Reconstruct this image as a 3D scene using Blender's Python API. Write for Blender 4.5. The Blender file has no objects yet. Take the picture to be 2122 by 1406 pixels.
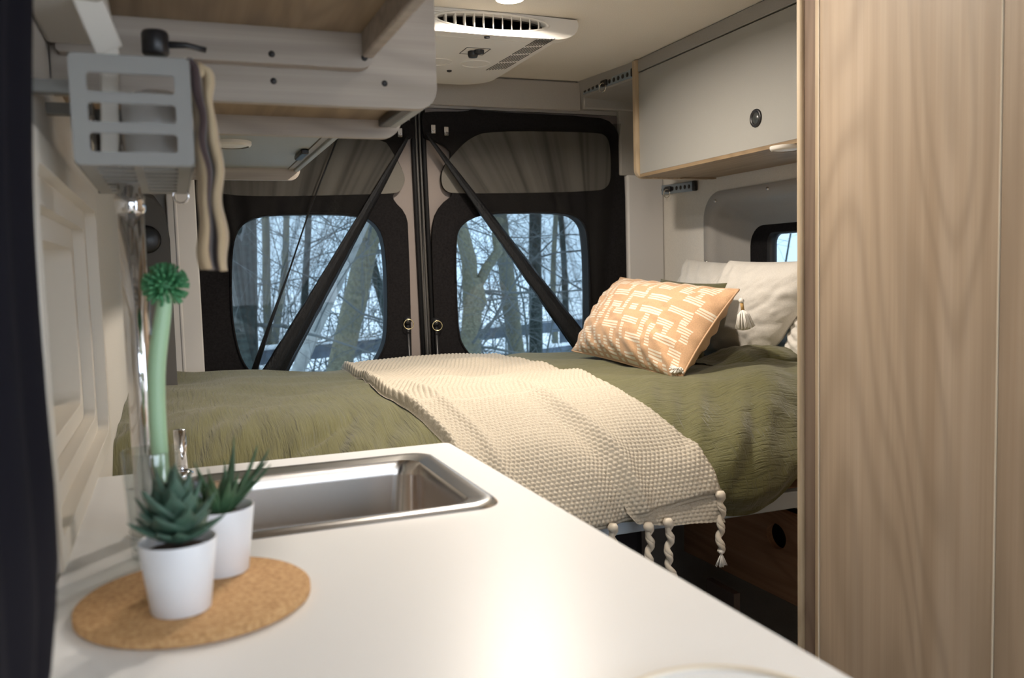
import bpy, bmesh, math, random
import numpy as np
from mathutils import Vector, Matrix, noise

random.seed(7)
R = math.radians
W, H = 2122, 1406
# ------------------------------------------------------------------ camera
EYE = Vector((0, 0, 1.19)); FPX = 1810.0
YAW, PITCH, ROLL = R(21.2), R(4.5), R(1.57)
F = Vector((math.sin(YAW)*math.cos(PITCH), math.cos(YAW)*math.cos(PITCH), -math.sin(PITCH)))
RT = Vector((math.cos(YAW), -math.sin(YAW), 0)); UP = RT.cross(F)
RT2 = RT*math.cos(ROLL) - UP*math.sin(ROLL); UP2 = UP*math.cos(ROLL) + RT*math.sin(ROLL)
cam_data = bpy.data.cameras.new('camera'); cam = bpy.data.objects.new('camera', cam_data)
bpy.context.scene.collection.objects.link(cam)
M = Matrix((RT2, UP2, -F)).transposed().to_4x4(); M.translation = EYE
cam.matrix_world = M
cam_data.sensor_width = 36; cam_data.lens = 36*FPX/W; cam_data.clip_start = 0.02; cam_data.clip_end = 400
cam_data.dof.use_dof = True; cam_data.dof.focus_distance = 2.15; cam_data.dof.aperture_fstop = 5.6
bpy.context.scene.camera = cam
sc = bpy.context.scene
sc.view_settings.view_transform = 'Standard'; sc.view_settings.look = 'None'
sc.view_settings.gamma = 1; sc.view_settings.use_curve_mapping = False
sc.view_settings.exposure = 0.25

# ------------------------------------------------------------------ sky: bright winter overcast
wd = bpy.data.worlds.new('overcast_sky'); sc.world = wd; wd.use_nodes = True
nt = wd.node_tree; nt.nodes.clear()
out = nt.nodes.new('ShaderNodeOutputWorld'); bg = nt.nodes.new('ShaderNodeBackground')
tc = nt.nodes.new('ShaderNodeTexCoord'); sx = nt.nodes.new('ShaderNodeSeparateXYZ'); cr = nt.nodes.new('ShaderNodeValToRGB')
nt.links.new(tc.outputs['Generated'], sx.inputs[0]); nt.links.new(sx.outputs[2], cr.inputs[0])
cr.color_ramp.elements[0].position = 0.0; cr.color_ramp.elements[0].color = (0.65, 0.75, 0.87, 1)
cr.color_ramp.elements[1].position = 1.0; cr.color_ramp.elements[1].color = (1.05, 1.12, 1.20, 1)
nt.links.new(cr.outputs[0], bg.inputs[0]); bg.inputs[1].default_value = 6.0
nt.links.new(bg.outputs[0], out.inputs[0])

LAMP_W = 13.0          # each ceiling LED downlight, watts
LAMP_COL = (1.0, 0.885, 0.755)

# ------------------------------------------------------------------ helpers
C = sc.collection

def px(u, v, axis, val):
    """point where the line of sight through a photograph point meets the plane axis = val"""
    d = F + RT2*((u-W/2)/FPX) - UP2*((v-H/2)/FPX)
    return EYE + d*((val-EYE[axis])/d[axis])

def tag(o, label=None, cat=None, group=None, kind=None):
    if label: o['label'] = label
    if cat: o['category'] = cat
    if group: o['group'] = group
    if kind: o['kind'] = kind
    return o

def thing(name, label, cat, loc, group=None, kind=None):
    o = bpy.data.objects.new(name, None); C.objects.link(o); o.location = loc; o.empty_display_size = .05
    return tag(o, label, cat, group, kind)

def wloc(o):
    l = Vector((0, 0, 0))
    while o is not None:
        l += o.location; o = o.parent
    return l

def obj(name, vf, mat, parent=None, smooth=True, label=None, cat=None, group=None, kind=None, uv=None, bevel=0, seg=2, auto=None):
    """vf = (world verts, faces) -> one mesh object, origin at the parent's origin or its own base"""
    verts, faces = vf
    A = np.array([tuple(p) for p in verts], float)
    if parent is not None: org = np.array(wloc(parent))
    else: org = np.array([(A[:, 0].min()+A[:, 0].max())/2, (A[:, 1].min()+A[:, 1].max())/2, A[:, 2].min()])
    me = bpy.data.meshes.new(name); me.from_pydata((A-org).tolist(), [], [tuple(f) for f in faces])
    if uv is not None:
        l = me.uv_layers.new(name='UVMap')
        idx = np.empty(len(me.loops), int); me.loops.foreach_get('vertex_index', idx)
        l.data.foreach_set('uv', np.array(uv, float)[idx].ravel())
    for m in (mat if isinstance(mat, (list, tuple)) else [mat]): me.materials.append(m)
    if smooth: me.shade_smooth()
    me.update()
    o = bpy.data.objects.new(name, me); C.objects.link(o)
    if parent is not None: o.parent = parent
    else: o.location = org
    if bevel:
        b = o.modifiers.new('bevel', 'BEVEL'); b.width = bevel; b.segments = seg; b.limit_method = 'ANGLE'; b.angle_limit = R(40); b.harden_normals = False
        if not smooth: me.shade_smooth()
        me.set_sharp_from_angle(angle=R(50))
    elif auto:
        me.set_sharp_from_angle(angle=R(auto))
    return tag(o, label, cat, group, kind)

def join(*vfs):
    V, Fc = [], []
    for v, f in vfs:
        n = len(V); V += [tuple(p) for p in v]; Fc += [tuple(i+n for i in q) for q in f]
    return V, Fc

def box(x0, x1, y0, y1, z0, z1):
    V = [(x, y, z) for x in (x0, x1) for y in (y0, y1) for z in (z0, z1)]
    return V, [(0, 1, 3, 2), (4, 6, 7, 5), (0, 4, 5, 1), (2, 3, 7, 6), (0, 2, 6, 4), (1, 5, 7, 3)]

def obox(c, ax, ay, az):
    """box about centre c with half-axis vectors"""
    c, ax, ay, az = map(Vector, (c, ax, ay, az))
    V = [c+ax*i+ay*j+az*k for i in (-1, 1) for j in (-1, 1) for k in (-1, 1)]
    return V, [(0, 1, 3, 2), (4, 6, 7, 5), (0, 4, 5, 1), (2, 3, 7, 6), (0, 2, 6, 4), (1, 5, 7, 3)]

def frames(P):
    T = []
    for i in range(len(P)):
        a = P[max(i-1, 0)]; b = P[min(i+1, len(P)-1)]; t = (b-a)
        T.append(t.normalized() if t.length > 1e-9 else Vector((0, 0, 1)))
    n = T[0].orthogonal().normalized(); out = []
    for t in T:
        n = (n - t*n.dot(t))
        n = n.normalized() if n.length > 1e-6 else t.orthogonal().normalized()
        out.append((t, n, t.cross(n)))
    return out

def tube(P, r, n=12, cap=True, flat=1.0, closed=False):
    P = [Vector(p) for p in P]; rr = r if isinstance(r, (list, tuple)) else [r]*len(P)
    V, Fc = [], []
    for p, q, (t, a, b) in zip(P, rr, frames(P)):
        for k in range(n):
            th = 2*math.pi*k/n; V.append(p + a*(q*math.cos(th)) + b*(q*flat*math.sin(th)))
    m = len(P)
    for i in range(m-1 if not closed else m):
        j = (i+1) % m
        for k in range(n):
            Fc.append((i*n+k, i*n+(k+1) % n, j*n+(k+1) % n, j*n+k))
    if cap and not closed:
        Fc.append(tuple(range(n))[::-1]); Fc.append(tuple((m-1)*n+k for k in range(n)))
    return V, Fc

def torus(c, normal, Rr, r, n=32, m=10, a0=0, a1=360):
    normal = Vector(normal).normalized(); u = normal.orthogonal().normalized(); v = normal.cross(u)
    full = abs(a1-a0) >= 360
    P = [Vector(c)+u*Rr*math.cos(R(a0+(a1-a0)*i/(n if full else n-1)))+v*Rr*math.sin(R(a0+(a1-a0)*i/(n if full else n-1))) for i in range(n)]
    V, Fc = [], []
    for p in P:
        rad = (p-Vector(c)).normalized()
        for k in range(m):
            th = 2*math.pi*k/m; V.append(p+rad*r*math.cos(th)+normal*r*math.sin(th))
    for i in range(n if full else n-1):
        j = (i+1) % n
        for k in range(m): Fc.append((i*m+k, i*m+(k+1) % m, j*m+(k+1) % m, j*m+k))
    return V, Fc

def lathe(c, prof, n=40, axis=(0, 0, 1)):
    """prof = [(radius, height)] turned about axis through c"""
    ax = Vector(axis).normalized()
    u = Vector((1, 0, 0)) if abs(ax.z) > .9 else ax.orthogonal().normalized()
    v = ax.cross(u); c = Vector(c); V, Fc = [], []
    for r, h in prof:
        for k in range(n):
            th = 2*math.pi*k/n; V.append(c+ax*h+u*(max(r, 1e-5)*math.cos(th))+v*(max(r, 1e-5)*math.sin(th)))
    for i in range(len(prof)-1):
        for k in range(n): Fc.append((i*n+k, i*n+(k+1) % n, (i+1)*n+(k+1) % n, (i+1)*n+k))
    return V, Fc

def cyl(p0, p1, r, n=24): return tube([p0, p1], r, n)

def rrect(x0, x1, y0, y1, r, n=6):
    """rounded rectangle outline; r may be one radius or four (x1y1, x0y1, x0y0, x1y0)"""
    rs = r if isinstance(r, (list, tuple)) else [r]*4
    P = []
    for (cx, cy, a), q in zip(((x1, y1, 0), (x0, y1, 90), (x0, y0, 180), (x1, y0, 270)), rs):
        sx_ = -1 if a in (0, 270) else 1; sy_ = -1 if a in (0, 90) else 1
        for i in range(n+1):
            t = R(a+90*i/n); P.append((cx+sx_*q+q*math.cos(t), cy+sy_*q+q*math.sin(t)))
    return P

def smooth_poly(P, it=2):
    """Chaikin corner cutting of a closed outline"""
    for _ in range(it):
        Q = []
        for i in range(len(P)):
            a, b = P[i], P[(i+1) % len(P)]
            Q.append((a[0]*.75+b[0]*.25, a[1]*.75+b[1]*.25)); Q.append((a[0]*.25+b[0]*.75, a[1]*.25+b[1]*.75))
        P = Q
    return P

def plate(outlines, d0, d1, mapf):
    """extruded 2D outlines (first outer, the rest holes) between depths d0, d1; mapf(a,b,depth)->xyz"""
    cu = bpy.data.curves.new('tmp', 'CURVE'); cu.dimensions = '2D'; cu.fill_mode = 'BOTH'; cu.extrude = .5
    for o in outlines:
        s = cu.splines.new('POLY'); s.points.add(len(o)-1); s.use_cyclic_u = True
        for i, p in enumerate(o): s.points[i].co = (p[0], p[1], 0, 1)
    ob = bpy.data.objects.new('tmp', cu); C.objects.link(ob)
    dg = bpy.context.evaluated_depsgraph_get(); me = bpy.data.meshes.new_from_object(ob.evaluated_get(dg))
    bm = bmesh.new(); bm.from_mesh(me); bmesh.ops.remove_doubles(bm, verts=bm.verts, dist=1e-6)
    V = [mapf(v.co.x, v.co.y, d0 if v.co.z < 0 else d1) for v in bm.verts]
    bm.verts.index_update(); Fc = [tuple(v.index for v in f.verts) for f in bm.faces]
    bm.free(); bpy.data.objects.remove(ob); bpy.data.curves.remove(cu); bpy.data.meshes.remove(me)
    return V, Fc

XZ = lambda a, b, d: (a, d, b)      # outline in x,z; depth along y
YZ = lambda a, b, d: (d, a, b)      # outline in y,z; depth along x
XY = lambda a, b, d: (a, b, d)      # outline in x,y; depth along z

def pxs(pts, axis, val, ij):
    out = []
    for u, v in pts:
        p = px(u, v, axis, val); out.append((p[ij[0]], p[ij[1]]))
    return out

def smoothstep(a, b, x):
    t = min(max((x-a)/(b-a), 0), 1); return t*t*(3-2*t)

def interp(x, xs, ys): return float(np.interp(x, xs, ys))

# ------------------------------------------------------------------ materials
def mat(name, col, rough=.6, metal=0, spec=.5, coat=0, sheen=0, trans=0, emit=None, estr=0, alpha=1):
    m = bpy.data.materials.new(name); m.use_nodes = True
    b = m.node_tree.nodes['Principled BSDF']
    b.inputs['Base Color'].default_value = (*col, 1); b.inputs['Roughness'].default_value = rough
    b.inputs['Metallic'].default_value = metal; b.inputs['Specular IOR Level'].default_value = spec
    b.inputs['Coat Weight'].default_value = coat; b.inputs['Sheen Weight'].default_value = sheen
    b.inputs['Transmission Weight'].default_value = trans
    if emit: b.inputs['Emission Color'].default_value = (*emit, 1); b.inputs['Emission Strength'].default_value = estr
    return m

def N(m, t): return m.node_tree.nodes.new(t)
def L(m, a, b): m.node_tree.links.new(a, b)

def coords(m, scale=(1, 1, 1), which='Object', rot=(0, 0, 0)):
    t = N(m, 'ShaderNodeTexCoord'); mp = N(m, 'ShaderNodeMapping'); L(m, t.outputs[which], mp.inputs[0])
    mp.inputs['Scale'].default_value = scale; mp.inputs['Rotation'].default_value = rot
    return mp.outputs[0]

def noise_n(m, vec, scale, detail=3, rough=.5, dist=0):
    n = N(m, 'ShaderNodeTexNoise'); L(m, vec, n.inputs['Vector']); n.inputs['Scale'].default_value = scale
    n.inputs['Detail'].default_value = detail; n.inputs['Roughness'].default_value = rough; n.inputs['Distortion'].default_value = dist
    return n.outputs['Fac']

def ramp(m, fac, stops):
    r = N(m, 'ShaderNodeValToRGB'); L(m, fac, r.inputs[0]); e = r.color_ramp.elements
    e[0].position, e[0].color = stops[0][0], (*stops[0][1], 1); e[1].position, e[1].color = stops[-1][0], (*stops[-1][1], 1)
    for p, c in stops[1:-1]:
        q = e.new(p); q.color = (*c, 1)
    return r.outputs[0]

def bump(m, h, strength=.3, dist=.002):
    b = N(m, 'ShaderNodeBump'); L(m, h, b.inputs['Height']); b.inputs['Strength'].default_value = strength; b.inputs['Distance'].default_value = dist
    L(m, b.outputs[0], m.node_tree.nodes['Principled BSDF'].inputs['Normal']); return b

def base(m, c): L(m, c, m.node_tree.nodes['Principled BSDF'].inputs['Base Color'])

def mixc(m, fac, a, b, mode='MIX'):
    x = N(m, 'ShaderNodeMix'); x.data_type = 'RGBA'; x.blend_type = mode
    if isinstance(fac, (int, float)): x.inputs[0].default_value = fac
    else: L(m, fac, x.inputs[0])
    for s, v in ((6, a), (7, b)):
        if isinstance(v, tuple): x.inputs[s].default_value = (*v, 1)
        else: L(m, v, x.inputs[s])
    return x.outputs[2]

def math_n(m, op, a, b=0.0):
    x = N(m, 'ShaderNodeMath'); x.operation = op
    for i, v in enumerate((a, b)):
        if isinstance(v, (int, float)): x.inputs[i].default_value = v
        else: L(m, v, x.inputs[i])
    return x.outputs[0]

def speckle(name, col, rough=.6, amt=.08, scale=400, bs=.1, bd=.0006, **k):
    m = mat(name, col, rough, **k); v = coords(m); n = noise_n(m, v, scale, 2)
    base(m, ramp(m, n, [(.3, tuple(c*(1-amt) for c in col)), (.7, tuple(min(c*(1+amt), 1) for c in col))])); bump(m, n, bs, bd); return m

def wood(name, c0, c1, c2, axis=2, fine=1.0, rough=.45, ring=1.0):
    """grain runs along axis: long wavy rings, fine pores"""
    m = mat(name, c1, rough)
    sc_ = [1, 1, 1]; sc_[axis] = .15
    v = coords(m, tuple(sc_))
    big = noise_n(m, v, 5.5*ring, 2, .45, .35)
    rings = math_n(m, 'SINE', math_n(m, 'MULTIPLY', big, 110.0))
    rings = math_n(m, 'ADD', math_n(m, 'MULTIPLY', rings, .5), .5)
    sc2 = [1, 1, 1]; sc2[axis] = .012
    v2 = coords(m, tuple(sc2)); pores = noise_n(m, v2, 420*fine, 3, .6)
    v3 = coords(m, tuple(sc2)); streak = noise_n(m, v3, 45*fine, 3, .55)
    c = ramp(m, streak, [(.3, c0), (.5, c1), (.72, c2)])
    c = mixc(m, math_n(m, 'MULTIPLY', math_n(m, 'POWER', rings, 2.0), .42), c, tuple(x*.72 for x in c0))
    c = mixc(m, math_n(m, 'MULTIPLY', math_n(m, 'SUBTRACT', 1.0, pores), .35), c, tuple(x*.55 for x in c0))
    base(m, c); bump(m, pores, .08, .0005); return m

M_wall = speckle('cream_wall_fabric', (.66, .63, .58), .75, .06, 350, .2)
M_ceil = speckle('ceiling_fabric', (.70, .66, .59), .8, .10, 500, .15)
M_greytrim = speckle('grey_trim_plastic', (.30, .285, .265), .6, .06, 500, .15)
M_header = speckle('taupe_trim', (.34, .315, .285), .6, .06, 500, .15)
M_doorinner = speckle('taupe_door_skin', (.235, .195, .175), .55, .06, 600, .1)
M_doorfab = speckle('grey_cover_fabric', (.15, .14, .122), .85, .12, 700, .2)
M_black = speckle('black_blackout_fabric', (.0105, .0095, .010), .9, .3, 160, .3, .003, spec=.12)
M_rubber = mat('black_rubber', (.010, .010, .011), .6, spec=.25)
M_blackpl = mat('black_plastic', (.015, .015, .017), .35)
M_floor = speckle('dark_vinyl_floor', (.035, .033, .035), .5, .2, 60)
M_white = speckle('white_gloss_laminate', (.80, .805, .81), .36, .02, 900, .15, .0004)
M_whitepl = mat('white_plastic', (.74, .71, .66), .4)
M_metal = mat('brushed_steel', (.62, .61, .60), .27, 1)
M_chrome = mat('chrome', (.82, .82, .84), .07, 1)
M_alu = mat('anodised_aluminium', (.38, .45, .52), .42, .8)
M_paintmetal = mat('pale_painted_metal', (.42, .48, .54), .4, .1)
M_caddy = mat('grey_painted_metal', (.245, .24, .225), .55, 0)
M_greydoor = speckle('grey_cabinet_laminate', (.315, .31, .29), .5, .05, 700, .1)
M_bluegrey = speckle('pale_grey_panel', (.34, .36, .36), .5, .05, 500, .1)
M_woodV = wood('oak_veneer_upright', (.44, .325, .225), (.51, .39, .28), (.57, .45, .34), 2, 1.0, .45, .6)
M_woodX = wood('washed_oak_veneer', (.36, .305, .25), (.43, .37, .31), (.50, .44, .38), 0, 1.0, .5)
M_woodY = wood('tan_veneer', (.22, .15, .085), (.29, .205, .12), (.34, .25, .155), 1, 1.0, .5)
M_edge = wood('pale_oak_edge', (.45, .34, .22), (.55, .43, .29), (.62, .5, .36), 2, 1.0, .5)
M_darkwood = wood('brown_veneer', (.45, .27, .165), (.56, .35, .22), (.64, .42, .28), 1, 1.0, .5)
M_cork = mat('cork', (.5, .3, .13), .85)
v = coords(M_cork); n1 = noise_n(M_cork, v, 220, 4, .7)
base(M_cork, ramp(M_cork, n1, [(.3, (.30, .155, .06)), (.5, (.50, .29, .125)), (.7, (.62, .40, .20))])); bump(M_cork, n1, .4, .001)
M_pot = mat('white_glazed_pot', (.74, .76, .80), .3)
M_soil = speckle('dark_soil', (.03, .02, .015), .95, .4, 300, .8, .003)
M_succ = speckle('blue_green_succulent', (.045, .10, .07), .5, .3, 60)
M_aloe = speckle('green_aloe', (.04, .095, .045), .45, .3, 60)
M_brushg = mat('mint_plastic', (.36, .56, .36), .4)
M_bristle = mat('green_bristle', (.055, .24, .10), .5)
M_trunk = speckle('grey_bark', (.15, .14, .095), .9, .35, 40, .6, .03)
M_trunkdark = speckle('dark_lichen_bark', (.026, .034, .030), .9, .5, 30, .6, .03)
M_lichen = speckle('pale_bark', (.28, .28, .27), .9, .3, 10, .5, .02)
M_twig = mat('bare_twig', (.11, .12, .12), .9)
M_needle = mat('evergreen_needles', (.012, .032, .02), .8)
M_snow = speckle('snow', (.82, .84, .87), .7, .04, 2, .3, .05)
M_fence = speckle('weathered_fence', (.10, .12, .15), .9, .3, 8, .4, .01)
M_white_cotton = speckle('white_cotton', (.72, .69, .64), .85, .05, 260, .45, .0012, sheen=.2)
M_cream_wool = mat('cream_wool', (.5, .44, .36), .9)
v = coords(M_cream_wool); n1 = noise_n(M_cream_wool, v, 260, 3); bump(M_cream_wool, n1, .3, .001)
base(M_cream_wool, ramp(M_cream_wool, n1, [(.3, (.38, .335, .265)), (.7, (.49, .44, .36))]))
M_yarn = mat('twisted_yarn', (.62, .55, .45), .9, sheen=.3)
M_peach = speckle('peach_weave', (.55, .34, .195), .9, .14, 500, .5, .001, sheen=.2)
M_peachplain = speckle('peach_backing', (.54, .35, .215), .85, .05, 400, .2, .0006)
M_pattern = speckle('raised_cream_weave', (.72, .64, .52), .9, .06, 500, .5, .001, sheen=.2)
M_tasselw = mat('white_tassel_yarn', (.80, .77, .72), .9)
M_tasselb = mat('tan_tassel_binding', (.45, .28, .10), .8)

# olive crinkled gauze
M_olive = mat('olive_crinkle_cotton', (.15, .14, .055), .85, sheen=.25)
v = coords(M_olive, (1, 1, 1), 'UV')
wn = noise_n(M_olive, v, 9, 3, .5)
def crinkle(scx, scy, wamt, comp):
    mp = N(M_olive, 'ShaderNodeMapping'); L(M_olive, v, mp.inputs[0]); mp.inputs['Scale'].default_value = (scx, scy, 1)
    sh = N(M_olive, 'ShaderNodeVectorMath'); sh.operation = 'ADD'; L(M_olive, mp.outputs[0], sh.inputs[0])
    cx = N(M_olive, 'ShaderNodeCombineXYZ'); L(M_olive, math_n(M_olive, 'MULTIPLY', wn, wamt), cx.inputs[comp]); L(M_olive, cx.outputs[0], sh.inputs[1])
    return noise_n(M_olive, sh.outputs[0], 1.0, 3, .6, .3)
crA = crinkle(210, 11, 3.0, 0); crB = crinkle(16, 170, 4.0, 1); crC = crinkle(150, 14, 4.0, 0)
sxo = N(M_olive, 'ShaderNodeSeparateXYZ'); L(M_olive, v, sxo.inputs[0])
wx = N(M_olive, 'ShaderNodeMapRange'); L(M_olive, sxo.outputs[0], wx.inputs[0]); wx.inputs[1].default_value = .55; wx.inputs[2].default_value = .9
wx.interpolation_type = 'SMOOTHSTEP'
ws = N(M_olive, 'ShaderNodeMapRange'); L(M_olive, sxo.outputs[1], ws.inputs[0]); ws.inputs[1].default_value = 1.0; ws.inputs[2].default_value = 1.15
mn = math_n(M_olive, 'MINIMUM', crB, math_n(M_olive, 'ADD', crC, .04))
mn2 = N(M_olive, 'ShaderNodeMix'); L(M_olive, ws.outputs[0], mn2.inputs[0]); L(M_olive, crB, mn2.inputs[2]); L(M_olive, mn, mn2.inputs[3])
cr1 = N(M_olive, 'ShaderNodeMix'); L(M_olive, wx.outputs[0], cr1.inputs[0]); L(M_olive, crA, cr1.inputs[2]); L(M_olive, mn2.outputs[0], cr1.inputs[3])
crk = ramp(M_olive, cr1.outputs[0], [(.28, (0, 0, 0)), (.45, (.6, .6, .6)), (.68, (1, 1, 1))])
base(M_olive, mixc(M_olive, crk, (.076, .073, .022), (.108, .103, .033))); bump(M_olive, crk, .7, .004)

# striped towel: bands along v
M_towel = mat('striped_towel', (.5, .42, .3), .9, sheen=.2)
v = coords(M_towel, (1, 1, 1), 'UV'); sx_n = N(M_towel, 'ShaderNodeSeparateXYZ'); L(M_towel, v, sx_n.inputs[0])
base(M_towel, ramp(M_towel, sx_n.outputs[0], [(0, (.42, .32, .20)), (.20, (.42, .32, .20)), (.23, (.05, .03, .03)), (.40, (.05, .03, .03)), (.43, (.42, .32, .20)),
     (.56, (.5, .4, .27)), (.59, (.06, .035, .03)), (.70, (.06, .035, .03)), (.73, (.45, .35, .22)), (1, (.45, .35, .22))]))

def glassy(name, tint, gloss=.12, rough=.02):
    m = bpy.data.materials.new(name); m.use_nodes = True; t = m.node_tree; t.nodes.clear()
    o = N(m, 'ShaderNodeOutputMaterial'); tr = N(m, 'ShaderNodeBsdfTransparent'); gl = N(m, 'ShaderNodeBsdfGlossy'); mx = N(m, 'ShaderNodeMixShader'); fr = N(m, 'ShaderNodeFresnel'); ge = N(m, 'ShaderNodeNewGeometry')
    tr.inputs[0].default_value = (*tint, 1); gl.inputs['Roughness'].default_value = rough; fr.inputs[0].default_value = 1.4
    L(m, math_n(m, 'MULTIPLY', fr.outputs[0], math_n(m, 'SUBTRACT', 1.0, ge.outputs['Backfacing'])), mx.inputs[0]); L(m, tr.outputs[0], mx.inputs[1]); L(m, gl.outputs[0], mx.inputs[2]); L(m, mx.outputs[0], o.inputs[0]); return m
M_glass = glassy('tinted_window_glass', (.41, .465, .495))
M_tumbler = glassy('clear_glass', (.90, .92, .92)); [setattr(n_.inputs[0], 'default_value', 2.1) for n_ in M_tumbler.node_tree.nodes if n_.type == 'FRESNEL']

M_mesh = bpy.data.materials.new('black_insect_mesh'); M_mesh.use_nodes = True; M_mesh.node_tree.nodes.clear()
o_ = N(M_mesh, 'ShaderNodeOutputMaterial'); tr = N(M_mesh, 'ShaderNodeBsdfTransparent'); df = N(M_mesh, 'ShaderNodeBsdfDiffuse'); mx = N(M_mesh, 'ShaderNodeMixShader')
df.inputs[0].default_value = (.022, .021, .020, 1)
v = coords(M_mesh, (1, 1, 1), 'UV'); sy = N(M_mesh, 'ShaderNodeSeparateXYZ'); L(M_mesh, v, sy.inputs[0])
mpm = N(M_mesh, 'ShaderNodeMapping'); L(M_mesh, v, mpm.inputs[0]); mpm.inputs['Scale'].default_value = (9, .3, 1)
fold = noise_n(M_mesh, mpm.outputs[0], 1.6, 2, .6)
L(M_mesh, ramp(M_mesh, fold, [(.3, (.22, .22, .22)), (.5, (.34, .34, .34)), (.68, (.62, .62, .62))]), mx.inputs[0])
L(M_mesh, tr.outputs[0], mx.inputs[1]); L(M_mesh, df.outputs[0], mx.inputs[2]); L(M_mesh, mx.outputs[0], o_.inputs[0])
M_meshbundle = mat('gathered_black_mesh', (.008, .0085, .010), .45, spec=.3)
v = coords(M_meshbundle, (1, 1, .22)); n1 = noise_n(M_meshbundle, v, 240, 3, .7); bump(M_meshbundle, n1, .9, .004)

# ------------------------------------------------------------------ the van body
XL, XR, YB, ZC = -.115, 1.74, 2.93, 1.86
YF = -1.9
obj('floor', box(XL-.1, XR+.12, YF, YB+.1, -.04, 0), M_floor, kind='structure', smooth=False)
obj('ceiling', box(XL-.1, XR+.12, YF, YB+.1, ZC, ZC+.04), M_ceil, kind='structure', smooth=False)

# left wall with the window beside the worktop
WY0, WY1, WZ0, WZ1 = .865, 1.52, .955, 1.30
obj('wall_left', plate([[(YF, 0), (YB, 0), (YB, ZC), (YF, ZC)], rrect(WY0, WY1, WZ0, WZ1, .03)], XL-.08, XL, YZ), M_wall, kind='structure', smooth=False)
M_frame = mat('cream_window_frame', (.66, .62, .55), .5)
wf = thing('window_1', None, None, (XL, (WY0+WY1)/2, WZ0), kind='structure')
for i, (g, d0, d1) in enumerate(((.028, XL-.012, XL+.012), (.0, XL-.05, XL-.004), (-.03, XL-.07, XL-.02))):
    obj('window_frame', plate([rrect(WY0-g, WY1+g, WZ0-g*.9, WZ1+g, .03), rrect(WY0-g+.032, WY1+g-.032, WZ0-g*.9+.026, WZ1+g-.03, .025)], d0, d1, YZ), M_frame, wf, bevel=.004)
obj('roller_shade', box(XL-.075, XL-.066, WY0, WY1, WZ0, WZ1), mat('cream_shade', (.70, .66, .58), .7), wf, smooth=False)

# right wall with the recessed rear side window, sliding door opening towards the front
RY0, RY1, RZ0, RZ1 = 1.62, 2.59, .93, 1.425
rec_out = rrect(RY0, RY1, RZ0, RZ1, .085, 8)
obj('wall_right', plate([[(.62, 0), (YB, 0), (YB, ZC), (.62, ZC)], rec_out], XR, XR+.10, YZ), M_wall, kind='structure', smooth=False)
obj('wall_front_right', box(XR, XR+.1, YF, -.95, 0, ZC), M_wall, kind='structure', smooth=False)
obj('wall_front', join(box(XL-.1, XR+.1, YF-.05, YF, 0, .95), box(XL-.1, XR+.1, YF-.05, YF, 1.7, ZC)), M_header, kind='structure', smooth=False)
# window surround: tapered funnel with a flange
def loft(rings, closed=True):
    n = len(rings[0]); V = [p for r_ in rings for p in r_]; Fc = []
    for i in range(len(rings)-1):
        for k in range(n): Fc.append((i*n+k, i*n+(k+1) % n, (i+1)*n+(k+1) % n, (i+1)*n+k))
    return V, Fc
def ring_yz(g, x, r): return [(x, a, b) for a, b in rrect(RY0+g, RY1-g, RZ0+g, RZ1-g, r, 8)]
obj('window_2_surround', loft([ring_yz(-.012, XR, .095), ring_yz(-.012, XR-.006, .095), ring_yz(.0, XR-.008, .085), ring_yz(.018, XR-.004, .08), ring_yz(.032, XR+.02, .075),
     ring_yz(.045, XR+.05, .07), ring_yz(.055, XR+.055, .07), ring_yz(.108, XR+.0995, .07)]), M_greytrim, kind='structure', auto=60)
for a, b in ((2.585, 1.2), (2.53, 1.405), (2.25, 1.42)):
    obj('trim_screw', lathe((XR-.007, a, b), [(0.0001, -.003), (.005, -.003), (.006, 0)], 16, (1, 0, 0)), M_metal, kind='structure')
pane_y0, pane_y1, pane_z0, pane_z1 = 1.72, 2.385, 1.10, 1.288
obj('window_2', box(XR+.135, XR+.14, RY0, RY1, RZ0, RZ1), M_glass, kind='structure', smooth=False)
sc_c = thing('window_cover', 'black fabric cover around the small side window beside the pillows', 'window cover', (XR+.11, 2.1, RZ0))
obj('fabric', plate([rrect(RY0+.06, RY1-.10, RZ0+.06, RZ1-.055, .06, 8), rrect(pane_y0, pane_y1, pane_z0, pane_z1, .03, 6)], XR+.10, XR+.112, YZ), M_black, sc_c, bevel=.005)
obj('fabric_edging', loft([[(XR+.10+d, a, b) for a, b in rrect(pane_y0+g, pane_y1-g, pane_z0+g, pane_z1-g, .03, 6)] for d, g in ((0, -.004), (-.006, 0), (.03, .004))]), M_blackpl, sc_c)
obj('cord_pull', tube([(XR+.1, 2.13, 1.292), (XR+.1, 2.13, 1.262)], .0022, 8), M_blackpl, sc_c)

# rear end: header, pillars, upper corner trim
def PB(u, v, y=2.9): return px(u, v, 1, y)
zt = PB(1050, 232).z
obj('wall_rear', join(box(XL, XR, YB-.03, YB+.02, 1.747, ZC), box(XL, XR, YB-.02, YB+.02, 0, .55), box(XL, .09, YB-.02, YB+.02, .55, 1.76), box(1.575, XR, YB-.02, YB+.02, .55, 1.76)), M_header, kind='structure', smooth=False)
obj('trim_1', box(XL, 1.41, YB-.045, YB-.03, 1.755, 1.856), M_header, kind='structure', smooth=False, bevel=.004)
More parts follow.
